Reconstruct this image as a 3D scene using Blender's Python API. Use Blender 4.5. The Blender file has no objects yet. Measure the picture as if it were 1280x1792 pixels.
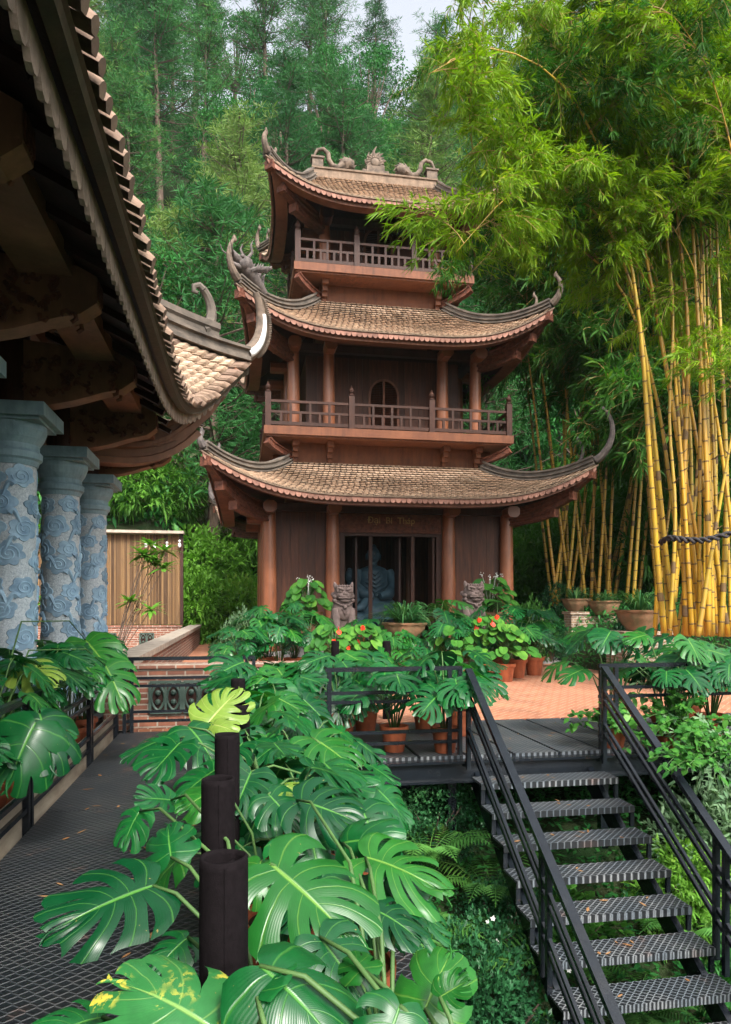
import bpy, math, random
from mathutils import Vector, Matrix, Euler, noise
R = math.radians
SC = bpy.context.scene
COL = SC.collection
random.seed(7)

# ------------------------------------------------------------------ camera
EYE = 1.63
F_PX = 1250.0
YAW = math.atan((640 - 418) / F_PX)
cam_d = bpy.data.cameras.new("camera")
cam = bpy.data.objects.new("camera", cam_d)
COL.objects.link(cam)
cam.location = (0, 0, EYE)
cam.rotation_euler = (R(90), 0, -YAW)
cam_d.sensor_fit = 'VERTICAL'
cam_d.sensor_height = 36
cam_d.lens = F_PX / 1792 * 36
cam_d.shift_y = (1060 - 896) / 1792
cam_d.clip_start = 0.05
cam_d.clip_end = 2000
SC.camera = cam

# ------------------------------------------------------------------ sky, sun, exposure
SUN_EL, SUN_AZ = R(46), R(166)      # azimuth from +Y, clockwise
w = bpy.data.worlds.new("World")
SC.world = w
w.use_nodes = True
wn = w.node_tree
bg = wn.nodes['Background']
sky = wn.nodes.new('ShaderNodeTexSky')
sky.sky_type = 'NISHITA'
sky.sun_disc = False
sky.sun_elevation = SUN_EL
sky.sun_rotation = SUN_AZ
sky.air_density = 1.0
sky.dust_density = 5.0
sky.ozone_density = 1.0
hs = wn.nodes.new('ShaderNodeHueSaturation')          # thin overcast: a paler, greyer sky
hs.inputs['Saturation'].default_value = 0.28
hs.inputs['Value'].default_value = 1.7
wn.links.new(sky.outputs[0], hs.inputs['Color'])
wn.links.new(hs.outputs[0], bg.inputs[0])
bg.inputs[1].default_value = 0.095
sd = bpy.data.lights.new("sun", 'SUN')
sd.energy = 2.0
sd.angle = R(16)
sd.color = (1.0, 0.95, 0.87)
sun = bpy.data.objects.new("sun", sd)
COL.objects.link(sun)
dirv = Vector((math.sin(SUN_AZ) * math.cos(SUN_EL), math.cos(SUN_AZ) * math.cos(SUN_EL), math.sin(SUN_EL)))
sun.rotation_euler = dirv.to_track_quat('Z', 'Y').to_euler()
sun.location = dirv * 40
SC.view_settings.view_transform = 'Standard'
SC.view_settings.look = 'None'
SC.view_settings.exposure = 1.45
SC.view_settings.gamma = 1
SC.cycles.use_denoising = True
SC.cycles.max_bounces = 8
SC.cycles.diffuse_bounces = 4
SC.cycles.transparent_max_bounces = 8

# ------------------------------------------------------------------ helpers
def tag(o, label=None, cat=None, group=None, kind=None):
    if label: o["label"] = label
    if cat: o["category"] = cat
    if group: o["group"] = group
    if kind: o["kind"] = kind
    return o

def empty(name, loc, label, cat, group=None, rz=0):
    o = bpy.data.objects.new(name, None)
    o.empty_display_size = 0.2
    COL.objects.link(o)
    o.location = loc
    o.rotation_euler = (0, 0, rz)
    return tag(o, label, cat, group)

def at(px, py, d):
    """a measured picture position at forward distance d as a world point"""
    s, c = math.sin(YAW), math.cos(YAW)
    u = (px - 640) / F_PX
    v = (1060 - py) / F_PX
    return Vector(((s + u * c) * d, (c - u * s) * d, EYE + v * d))

class MB:
    def __init__(self):
        self.v = []; self.f = []; self.r = []; self.uv = None; self.mi = []; self.cur = 0; self.rv = None
    def add(self, vs, fs, rnd=None):
        b = len(self.v)
        self.v.extend([tuple(p) for p in vs])
        if rnd is None: rnd = random.random()
        for q in fs:
            self.f.append([b + i for i in q]); self.r.append(rnd); self.mi.append(self.cur)
    def box(self, x0, x1, y0, y1, z0, z1, rnd=None):
        vs = [(x0,y0,z0),(x1,y0,z0),(x1,y1,z0),(x0,y1,z0),(x0,y0,z1),(x1,y0,z1),(x1,y1,z1),(x0,y1,z1)]
        self.add(vs, [(0,3,2,1),(4,5,6,7),(0,1,5,4),(1,2,6,5),(2,3,7,6),(3,0,4,7)], rnd)
    def obox(self, c, hx, hy, hz, M=None, rnd=None):
        M = M or Matrix.Identity(3)
        c = Vector(c)
        vs = [c + M @ Vector((a*hx, b*hy, d*hz)) for a, b, d in
              ((-1,-1,-1),(1,-1,-1),(1,1,-1),(-1,1,-1),(-1,-1,1),(1,-1,1),(1,1,1),(-1,1,1))]
        self.add(vs, [(0,3,2,1),(4,5,6,7),(0,1,5,4),(1,2,6,5),(2,3,7,6),(3,0,4,7)], rnd)
    def bar(self, a, b, w, h=None, up=(0,0,1), rnd=None):
        """a box section bar from a to b"""
        a = Vector(a); b = Vector(b); h = h or w
        d = (b - a); L = d.length
        if L < 1e-6: return
        d /= L
        s = d.cross(Vector(up))
        if s.length < 1e-4: s = d.cross(Vector((1, 0, 0)))
        s.normalize(); u = s.cross(d)
        M = Matrix((s, d, u)).transposed()
        self.obox((a + b) / 2, w / 2, L / 2, h / 2, M, rnd)
    def tube(self, pts, rad, n=8, caps=True, rnd=None):
        """rad: number or list"""
        pts = [Vector(p) for p in pts]
        m = len(pts)
        if not isinstance(rad, (list, tuple)): rad = [rad] * m
        vs = []; fs = []
        prev = None
        for i, p in enumerate(pts):
            t = (pts[min(i+1, m-1)] - pts[max(i-1, 0)])
            if t.length < 1e-9: t = Vector((0,0,1))
            t.normalize()
            if prev is None:
                x = t.cross(Vector((0,0,1)))
                if x.length < 0.05: x = t.cross(Vector((0,1,0)))
            else:
                x = prev - t * prev.dot(t)
                if x.length < 1e-4: x = t.cross(Vector((0,1,0)))
            x.normalize(); prev = x
            y = t.cross(x)
            for k in range(n):
                a = 2*math.pi*k/n
                vs.append(p + (x*math.cos(a) + y*math.sin(a)) * rad[i])
        for i in range(m-1):
            for k in range(n):
                k2 = (k+1) % n
                fs.append((i*n+k, i*n+k2, (i+1)*n+k2, (i+1)*n+k))
        if caps:
            fs.append(tuple(range(n-1, -1, -1)))
            fs.append(tuple((m-1)*n+k for k in range(n)))
        self.add(vs, fs, rnd)
    def lathe(self, prof, c=(0,0,0), n=24, rnd=None, close=True):
        """prof list of (r,z)"""
        vs = []; fs = []
        for r, z in prof:
            for k in range(n):
                a = 2*math.pi*k/n
                vs.append((c[0]+r*math.cos(a), c[1]+r*math.sin(a), c[2]+z))
        m = len(prof)
        for i in range(m-1):
            for k in range(n):
                k2 = (k+1) % n
                fs.append((i*n+k, i*n+k2, (i+1)*n+k2, (i+1)*n+k))
        if close:
            fs.append(tuple(range(n-1, -1, -1)))
            fs.append(tuple((m-1)*n+k for k in range(n)))
        self.add(vs, fs, rnd)
    def ball(self, c, r, sx=1, sy=1, sz=1, n=10, M=None, jit=0.0):
        c = Vector(c); vs = []; fs = []
        m = max(4, n//2+1)
        sd_ = random.random()*50
        for i in range(m+1):
            ph = math.pi*i/m
            for k in range(n):
                a = 2*math.pi*k/n
                p = Vector((math.sin(ph)*math.cos(a), math.sin(ph)*math.sin(a), math.cos(ph)))
                q = 1 + (jit*noise.noise(p*2.2+Vector((sd_,0,0))) if jit else 0)
                p = Vector((p.x*sx, p.y*sy, p.z*sz)) * r * q
                vs.append(c + (M @ p if M else p))
        for i in range(m):
            for k in range(n):
                k2 = (k+1) % n
                fs.append((i*n+k, (i+1)*n+k, (i+1)*n+k2, i*n+k2))
        self.add(vs, fs)
    def prism(self, outline, p0, ax, ay, depth, rnd=None):
        """flat outline (x,y) list extruded by vector depth; ax, ay are plane axes"""
        p0 = Vector(p0); ax = Vector(ax); ay = Vector(ay); dv = Vector(depth)
        n = len(outline)
        vs = [p0 + ax*x + ay*y for x, y in outline]
        vs += [v + dv for v in vs]
        fs = [tuple(range(n-1, -1, -1)), tuple(range(n, 2*n))]
        for i in range(n):
            j = (i+1) % n
            fs.append((i, j, n+j, n+i))
        self.add(vs, fs, rnd)
    def build(self, name, mat, parent=None, smooth=False, label=None, cat=None, group=None, kind=None, auto=None):
        me = bpy.data.meshes.new(name)
        off = parent.location.copy() if parent is not None else Vector((0,0,0))
        if parent is not None and parent.parent is not None: off = off + parent.parent.location
        if parent is not None and off.length > 0 and not getattr(self, 'local', False):
            vs = [(x-off.x, y-off.y, z-off.z) for x, y, z in self.v]
        else:
            vs = self.v
        me.from_pydata(vs, [], self.f)
        at_ = me.attributes.new("rnd", 'FLOAT', 'FACE')
        at_.data.foreach_set("value", self.r)
        if self.uv is not None:
            ul = me.uv_layers.new(name="UVMap")
            flat = []
            for q in self.f:
                for i in q: flat.extend(self.uv[i])
            ul.data.foreach_set("uv", flat)
        mats = mat if isinstance(mat, (list, tuple)) else [mat]
        for m in mats: me.materials.append(m)
        if len(mats) > 1: me.polygons.foreach_set("material_index", self.mi)
        if smooth: me.polygons.foreach_set("use_smooth", [True]*len(self.f))
        if smooth and auto: 
            try: me.set_sharp_from_angle(angle=R(auto))
            except Exception: pass
        me.update()
        o = bpy.data.objects.new(name, me)
        COL.objects.link(o)
        if parent is not None: o.parent = parent
        return tag(o, label, cat, group, kind)

def children(o): return [c for c in bpy.data.objects if c.parent == o]
_kids = {}
def copy_tree(o, kids=None, parent=None):
    c = o.copy(); COL.objects.link(c)
    if parent is not None: c.parent = parent
    ks = _kids.get(o.name)
    if ks is None:
        ks = [k for k in COL.objects if k.parent == o]; _kids[o.name] = ks
    for k in ks:
        copy_tree(k, None, c)
    return c

# ------------------------------------------------------------------ materials
class NT:
    def __init__(self, name):
        self.m = bpy.data.materials.new(name); self.m.use_nodes = True
        self.t = self.m.node_tree; self.n = self.t.nodes; self.l = self.t.links
        self.b = self.n['Principled BSDF']; self.out = self.n['Material Output']
    def new(self, typ, **kw):
        q = self.n.new(typ)
        for k, v in kw.items(): setattr(q, k, v)
        return q
    def link(self, a, b): self.l.new(a, b)
    def math(self, op, a, b=None, c=None):
        q = self.n.new('ShaderNodeMath'); q.operation = op
        for i, x in enumerate((a, b, c)):
            if x is None: continue
            if isinstance(x, (int, float)): q.inputs[i].default_value = x
            else: self.l.new(x, q.inputs[i])
        return q.outputs[0]
    def mix(self, fac, a, b, blend='MIX'):
        q = self.n.new('ShaderNodeMix'); q.data_type = 'RGBA'; q.blend_type = blend
        for sock, x in ((q.inputs[0], fac), (q.inputs[6], a), (q.inputs[7], b)):
            if isinstance(x, (int, float)): sock.default_value = x
            elif isinstance(x, tuple): sock.default_value = (*x, 1) if len(x) == 3 else x
            else: self.l.new(x, sock)
        return q.outputs[2]
    def ramp(self, fac, stops):
        q = self.n.new('ShaderNodeValToRGB')
        e = q.color_ramp.elements
        while len(e) < len(stops): e.new(0.5)
        for i, (p, col) in enumerate(stops):
            e[i].position = p; e[i].color = (*col, 1) if isinstance(col, tuple) else (col, col, col, 1)
        self.l.new(fac, q.inputs[0])
        return q.outputs[0]
    def coord(self, kind='Object', scale=(1,1,1)):
        tc = self.n.new('ShaderNodeTexCoord')
        mp = self.n.new('ShaderNodeMapping'); mp.inputs['Scale'].default_value = scale
        self.l.new(tc.outputs[kind], mp.inputs[0])
        return mp.outputs[0]
    def noise(self, vec, scale=5, detail=5, rough=0.6, dist=0):
        q = self.n.new('ShaderNodeTexNoise')
        q.inputs['Scale'].default_value = scale; q.inputs['Detail'].default_value = detail
        q.inputs['Roughness'].default_value = rough; q.inputs['Distortion'].default_value = dist
        if vec is not None: self.l.new(vec, q.inputs['Vector'])
        return q.outputs['Fac']
    def attr(self, name='rnd'):
        q = self.n.new('ShaderNodeAttribute'); q.attribute_name = name
        return q.outputs['Fac']
    def bump(self, h, strength=0.3, dist=0.02):
        q = self.n.new('ShaderNodeBump'); q.inputs['Strength'].default_value = strength
        q.inputs['Distance'].default_value = dist
        self.l.new(h, q.inputs['Height']); self.l.new(q.outputs[0], self.b.inputs['Normal'])
    def set(self, **kw):
        for k, v in kw.items():
            s = self.b.inputs[k.replace('_', ' ')]
            if isinstance(v, (int, float)): s.default_value = v
            elif isinstance(v, tuple): s.default_value = (*v, 1)
            else: self.l.new(v, s)
        return self.m

def simple(name, c1, c2, scale=4, rough=0.7, bump=0.2, stretch=(1,1,1), metallic=0.0, bscale=None, rnd=0.0, dist=0.01, detail=6, grime=0.0, rust=0):
    m = NT(name)
    co = m.coord('Object', stretch)
    f = m.noise(co, scale, detail)
    f2 = m.ramp(f, [(0.3, 0.0), (0.7, 1.0)])
    col = m.mix(f2, c1, c2)
    if rust:
        rn_ = m.noise(m.coord('Object'), 7, 8, 0.75)
        col = m.mix(m.ramp(rn_, [(0.63, 0.0), (0.70, 0.7)]), col, (0.055,0.030,0.020))
        col = m.mix(m.ramp(m.noise(m.coord('Object'), 2.5, 6, 0.7), [(0.55, 0.0), (0.78, 0.4)]), col, (0.030,0.030,0.029))
    if grime:
        gs = m.noise(m.coord('Object', (5,5,0.55)), 1.6, 7, 0.7)
        gb = m.noise(m.coord('Object'), 0.8, 6, 0.7)
        gg = m.math('MULTIPLY', m.ramp(gs, [(0.42, 0.0), (0.68, 1.0)]), m.ramp(gb, [(0.35, 0.15), (0.65, 1.0)]))
        col = m.mix(m.math('MULTIPLY', gg, grime), col, tuple(x*0.28+0.006 for x in c2))
        gl = m.noise(m.coord('Object'), 11, 6, 0.75)
        col = m.mix(m.math('MULTIPLY', m.ramp(gl, [(0.60, 0.0), (0.72, 1.0)]), grime*0.45), col, tuple(min(1,x*1.5+0.012) for x in c1))
    if rnd:
        g = m.math('MULTIPLY_ADD', m.attr(), rnd, 1 - rnd/2)
        q = m.new('ShaderNodeCombineColor')
        for i in range(3): m.link(g, q.inputs[i])
        col = m.mix(1.0, col, q.outputs[0], 'MULTIPLY')
    m.set(Base_Color=col, Roughness=rough, Metallic=metallic)
    m.b.inputs['Specular IOR Level'].default_value = 0.05 if rough > 0.9 else (0.2 if rough >= 0.5 else 0.4)
    if bump: m.bump(m.noise(co, bscale or scale*4, 4), bump, dist)
    return m.m

def leafmat(name, c1, c2, c3=None, rough=0.4, trans=0.25, objrnd=0.5, spec=0.12, tcol=None, nscale=0.8):
    """leaf colour varies by leaf clump, by object and by noise"""
    m = NT(name)
    oi = m.new('ShaderNodeObjectInfo')
    f = m.math('ADD', m.math('MULTIPLY', m.attr(), 1 - objrnd), m.math('MULTIPLY', oi.outputs['Random'], objrnd))
    st = [(0.0, c1), (0.75, c2)]
    if c3: st.append((1.0, c3))
    col = m.ramp(f, st)
    co = m.coord('Object')
    n = m.noise(co, nscale, 3)
    col = m.mix(m.ramp(n, [(0.35, 0.0), (0.65, 0.55)]), col, tuple(x*0.6 for x in c1))
    m.set(Base_Color=col, Roughness=rough)
    m.b.inputs['Specular IOR Level'].default_value = spec
    if trans:
        t = m.new('ShaderNodeBsdfTranslucent')
        tc = m.mix(1.0, col, tcol or (1.0, 1.25, 0.55), 'MULTIPLY')
        m.link(tc, t.inputs[0])
        ms = m.new('ShaderNodeMixShader'); ms.inputs[0].default_value = trans
        m.link(m.b.outputs[0], ms.inputs[1]); m.link(t.outputs[0], ms.inputs[2])
        m.link(ms.outputs[0], m.out.inputs[0])
    return m.m

M = {}
M['stucco'] = simple('terracotta_paint', (0.175,0.064,0.030), (0.115,0.041,0.020), 2.0, 0.6, 0.25, grime=0.8)
M['column'] = simple('brown_column_paint', (0.265,0.098,0.045), (0.17,0.058,0.027), 1.5, 0.38, 0.12, grime=0.6)
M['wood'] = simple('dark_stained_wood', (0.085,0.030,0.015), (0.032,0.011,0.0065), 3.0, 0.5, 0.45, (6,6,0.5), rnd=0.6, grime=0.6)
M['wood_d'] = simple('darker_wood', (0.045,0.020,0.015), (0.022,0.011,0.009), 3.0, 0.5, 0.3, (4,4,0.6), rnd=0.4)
M['rail_wood'] = simple('balustrade_wood', (0.050,0.019,0.011), (0.026,0.010,0.0065), 5.0, 0.55, 0.2, (3,3,1), rnd=0.35, grime=0.5)
M['beam'] = simple('beam_brown', (0.185,0.078,0.045), (0.10,0.040,0.025), 2.5, 0.6, 0.25, rnd=0.3, grime=0.6)
M['carved'] = simple('carved_wood', (0.17,0.060,0.035), (0.050,0.020,0.014), 9.0, 0.55, 0.9, bscale=22, dist=0.03)
M['scallop'] = simple('pink_brown_scallop_tile', (0.29,0.145,0.105), (0.16,0.08,0.060), 6.0, 0.75, 0.3, rnd=0.5)
M['ridge'] = simple('weathered_ridge_plaster', (0.16,0.130,0.105), (0.060,0.052,0.045), 3.5, 0.85, 0.4, rnd=0.2)
M['ridge_l'] = simple('pale_ridge_band', (0.24,0.165,0.115), (0.12,0.085,0.060), 5.0, 0.8, 0.4, rnd=0.3, grime=0.6)
M['horn'] = simple('weathered_ornament_stone', (0.19,0.140,0.105), (0.060,0.047,0.038), 6.0, 0.8, 0.5, bscale=30)
M['horn_d'] = simple('dark_dragon_stone', (0.15,0.125,0.115), (0.05,0.042,0.04), 8.0, 0.7, 0.5, bscale=30)
M['lion'] = simple('mauve_grey_stone', (0.20,0.145,0.130), (0.075,0.055,0.050), 7.0, 0.75, 0.5, bscale=35)
M['bstone'] = simple('pale_blue_grey_stone', (0.50,0.55,0.57), (0.27,0.32,0.35), 40, 0.6, 0.7, bscale=90, dist=0.01)
M['cap'] = simple('blue_green_stone_capital', (0.24,0.345,0.38), (0.15,0.235,0.27), 6, 0.55, 0.4, grime=0.6)
M['terracotta'] = simple('terracotta_pot', (0.38,0.105,0.042), (0.22,0.060,0.028), 4, 0.65, 0.25, grime=0.7)
M['oldpot'] = simple('mossy_clay_bowl', (0.30,0.15,0.085), (0.13,0.10,0.050), 5, 0.75, 0.4)
M['soil'] = simple('soil', (0.05,0.032,0.020), (0.02,0.014,0.01), 20, 0.95, 0.8)
M['steel'] = simple('black_painted_steel', (0.004,0.006,0.009), (0.008,0.011,0.015), 8, 0.24, 0.15, grime=0.35, rust=1)
M['felt'] = simple('charcoal_felt_wrap', (0.009,0.007,0.008), (0.005,0.004,0.0045), 60, 0.95, 0.6, bscale=300, dist=0.002)
M['coping'] = simple('pale_grey_coping', (0.42,0.36,0.29), (0.22,0.18,0.15), 6, 0.85, 0.4)
M['gutter'] = simple('mossy_brown_gutter', (0.060,0.040,0.026), (0.026,0.024,0.014), 4, 0.5, 0.35, grime=0.5)
M['curb'] = simple('stained_pale_board', (0.42,0.36,0.27), (0.16,0.12,0.085), 3.5, 0.8, 0.3, (1,0.4,1.8))
M['greystone'] = simple('grey_step_stone', (0.26,0.26,0.25), (0.14,0.14,0.14), 5, 0.75, 0.3)
M['white'] = simple('white_ceramic', (0.7,0.7,0.68), (0.5,0.5,0.5), 9, 0.4, 0.1)
M['robe'] = simple('blue_grey_robe_stone', (0.045,0.085,0.11), (0.02,0.045,0.062), 5, 0.5, 0.2)
M['gold'] = simple('dull_gold', (0.42,0.26,0.09), (0.2,0.11,0.04), 12, 0.5, 0.3)
M['red'] = simple('red_flower_spathe', (0.62,0.035,0.02), (0.5,0.06,0.02), 6, 0.3, 0.0)
M['rope'] = simple('dark_twisted_rope', (0.045,0.04,0.042), (0.02,0.018,0.02), 20, 0.8, 0.6)
M['bark'] = simple('tree_bark', (0.15,0.105,0.078), (0.060,0.043,0.034), 6, 0.9, 0.7, (2,2,0.5))
M['stem'] = simple('green_plant_stem', (0.07,0.14,0.04), (0.045,0.09,0.03), 8, 0.5, 0.1)
M['twig'] = simple('dry_yellow_twig', (0.32,0.21,0.06), (0.20,0.13,0.05), 8, 0.6, 0.2)
M['vent'] = simple('green_glazed_vent_tile', (0.07,0.105,0.085), (0.035,0.06,0.05), 6, 0.35, 0.2)

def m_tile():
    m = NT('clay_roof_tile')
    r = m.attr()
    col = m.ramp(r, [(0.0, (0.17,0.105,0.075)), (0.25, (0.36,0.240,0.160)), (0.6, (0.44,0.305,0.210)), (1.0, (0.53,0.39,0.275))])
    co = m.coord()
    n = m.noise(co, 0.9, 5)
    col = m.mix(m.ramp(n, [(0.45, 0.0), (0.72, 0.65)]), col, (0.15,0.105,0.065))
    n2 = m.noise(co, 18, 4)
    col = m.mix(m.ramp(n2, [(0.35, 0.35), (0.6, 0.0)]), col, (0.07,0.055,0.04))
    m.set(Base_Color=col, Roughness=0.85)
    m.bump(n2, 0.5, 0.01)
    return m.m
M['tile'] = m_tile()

def m_brick(name, c1, c2, mortar, sx=1.0, kind='Object', bw=0.24, bh=0.075, ms=0.012):
    m = NT(name)
    # box-mapped brick: choose the wall axis by the surface normal
    tc = m.new('ShaderNodeTexCoord')
    sp = m.new('ShaderNodeSeparateXYZ'); m.link(tc.outputs['Object'], sp.inputs[0])
    ge = m.new('ShaderNodeNewGeometry')
    sn = m.new('ShaderNodeSeparateXYZ'); m.link(ge.outputs['True Normal'], sn.inputs[0])
    ax = m.math('GREATER_THAN', m.math('ABSOLUTE', sn.outputs[0]), 0.7)
    hor = m.math('ADD', m.math('MULTIPLY', sp.outputs[1], ax), m.math('MULTIPLY', sp.outputs[0], m.math('SUBTRACT', 1.0, ax)))
    up = m.math('GREATER_THAN', sn.outputs[2], 0.7)
    ver = m.math('ADD', m.math('MULTIPLY', sp.outputs[1], up), m.math('MULTIPLY', sp.outputs[2], m.math('SUBTRACT', 1.0, up)))
    cb = m.new('ShaderNodeCombineXYZ'); m.link(hor, cb.inputs[0]); m.link(ver, cb.inputs[1])
    b = m.new('ShaderNodeTexBrick')
    b.inputs['Scale'].default_value = 1.0
    b.inputs['Brick Width'].default_value = bw; b.inputs['Row Height'].default_value = bh
    b.inputs['Mortar Size'].default_value = ms; b.inputs['Mortar Smooth'].default_value = 0.2
    b.inputs['Color1'].default_value = (*c1, 1); b.inputs['Color2'].default_value = (*c2, 1)
    b.inputs['Mortar'].default_value = (*mortar, 1)
    m.link(cb.outputs[0], b.inputs['Vector'])
    n = m.noise(tc.outputs['Object'], 9, 5)
    col = m.mix(m.ramp(n, [(0.4, 0.0), (0.75, 0.7)]), b.outputs['Color'], tuple(x*0.45 for x in c1))
    m.set(Base_Color=col, Roughness=0.85)
    h = m.math('ADD', m.math('MULTIPLY', b.outputs['Fac'], -1.0), m.math('MULTIPLY', n, 0.5))
    m.bump(h, 0.7, 0.02)
    return m.m
M['brick'] = m_brick('red_brown_brick', (0.28,0.105,0.060), (0.15,0.060,0.040), (0.36,0.31,0.25))
M['brick_y'] = m_brick('buff_brick', (0.30,0.19,0.11), (0.16,0.10,0.065), (0.38,0.33,0.27))

def m_herring(name='herringbone_brick_paving', a=(0.43,0.165,0.082), b=(0.34,0.118,0.058), grout=(0.46,0.29,0.20)):
    m = NT(name)
    tc = m.new('ShaderNodeTexCoord')
    mp = m.new('ShaderNodeMapping'); mp.inputs['Scale'].default_value = (1/0.11,)*3
    mp.inputs['Rotation'].default_value = (0, 0, R(45))
    m.link(tc.outputs['Object'], mp.inputs[0])
    sp = m.new('ShaderNodeSeparateXYZ'); m.link(mp.outputs[0], sp.inputs[0])
    X, Y = sp.outputs[0], sp.outputs[1]
    fx = m.math('FLOOR', X); fy = m.math('FLOOR', Y)
    k = m.math('FLOORED_MODULO', m.math('SUBTRACT', fx, fy), 4.0)
    lx = m.math('SUBTRACT', X, fx); ly = m.math('SUBTRACT', Y, fy)
    horiz = m.math('LESS_THAN', k, 1.5)
    k0 = m.math('COMPARE', k, 0.0, 0.3); k1 = m.math('COMPARE', k, 1.0, 0.3)
    k2 = m.math('COMPARE', k, 2.0, 0.3); k3 = m.math('COMPARE', k, 3.0, 0.3)
    g = 0.07
    # joint on each side of the cell, unless the brick goes on there
    eL = m.math('MULTIPLY', m.math('LESS_THAN', lx, g), m.math('SUBTRACT', 1.0, k1))
    eR = m.math('MULTIPLY', m.math('GREATER_THAN', lx, 1-g), m.math('SUBTRACT', 1.0, k0))
    eB = m.math('MULTIPLY', m.math('LESS_THAN', ly, g), m.math('SUBTRACT', 1.0, k2))
    eT = m.math('MULTIPLY', m.math('GREATER_THAN', ly, 1-g), m.math('SUBTRACT', 1.0, k3))
    e = m.math('MAXIMUM', m.math('MAXIMUM', eL, eR), m.math('MAXIMUM', eB, eT))
    # brick id
    ix = m.math('SUBTRACT', fx, k1); iy = m.math('SUBTRACT', fy, k2)
    cb = m.new('ShaderNodeCombineXYZ'); m.link(ix, cb.inputs[0]); m.link(iy, cb.inputs[1]); m.link(horiz, cb.inputs[2])
    wn_ = m.new('ShaderNodeTexWhiteNoise'); m.link(cb.outputs[0], wn_.inputs['Vector'])
    col = m.mix(wn_.outputs['Value'], a, b)
    n = m.noise(tc.outputs['Object'], 1.2, 5)
    col = m.mix(m.ramp(n, [(0.38, 0.0), (0.66, 0.75)]), col, tuple(x*0.42 for x in a))
    col = m.mix(m.math('MULTIPLY', e, 0.85), col, grout)
    m.set(Base_Color=col, Roughness=0.7)
    m.bump(m.math('MULTIPLY', e, -1.0), 0.4, 0.01)
    return m.m
M['herring'] = m_herring()

def m_tread(name='diamond_metal_grating', k=1.0):
    """black expanded diamond grating"""
    m = NT(name)
    tc = m.new('ShaderNodeTexCoord')
    mp = m.new('ShaderNodeMapping'); mp.inputs['Scale'].default_value = (1/0.068, 1/0.068, 1)
    m.link(tc.outputs['Object'], mp.inputs[0])
    sp = m.new('ShaderNodeSeparateXYZ'); m.link(mp.outputs[0], sp.inputs[0])
    # wavy staggered strands
    row = m.math('FLOOR', m.math('MULTIPLY', sp.outputs[1], 2.0))
    odd = m.math('FLOORED_MODULO', row, 2.0)
    xx = m.math('ADD', sp.outputs[0], m.math('MULTIPLY', odd, 0.5))
    tri = m.math('ABSOLUTE', m.math('SUBTRACT', m.math('MULTIPLY', m.math('FRACT', xx), 2.0), 1.0))
    ly = m.math('FRACT', m.math('MULTIPLY', sp.outputs[1], 2.0))
    d = m.math('ABSOLUTE', m.math('SUBTRACT', m.math('MULTIPLY', tri, 0.75), m.math('SUBTRACT', ly, 0.12)))
    strand = m.ramp(d, [(0.05, 1.0), (0.3, 0.0)])
    wear = m.noise(tc.outputs['Object'], 2.2, 5)
    rust = m.noise(tc.outputs['Object'], 3.3, 5)
    col = m.mix(strand, (0.003,0.005,0.007), (0.046*k,0.055*k,0.063*k))
    col = m.mix(m.ramp(wear, [(0.45, 0.0), (0.75, 0.55)]), col, m.mix(strand, (0.010,0.010,0.011), (0.14*k,0.137*k,0.13*k)))
    col = m.mix(m.ramp(rust, [(0.60, 0.0), (0.74, 0.6)]), col, m.mix(strand, (0.03,0.015,0.010), (0.22,0.12,0.085)))
    m.set(Base_Color=col, Roughness=0.5)
    m.bump(strand, 0.9, 0.012)
    return m.m
M['grate'] = m_tread(k=0.75)
M['tread'] = m_tread('worn_tread_grating', 2.3)

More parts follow.
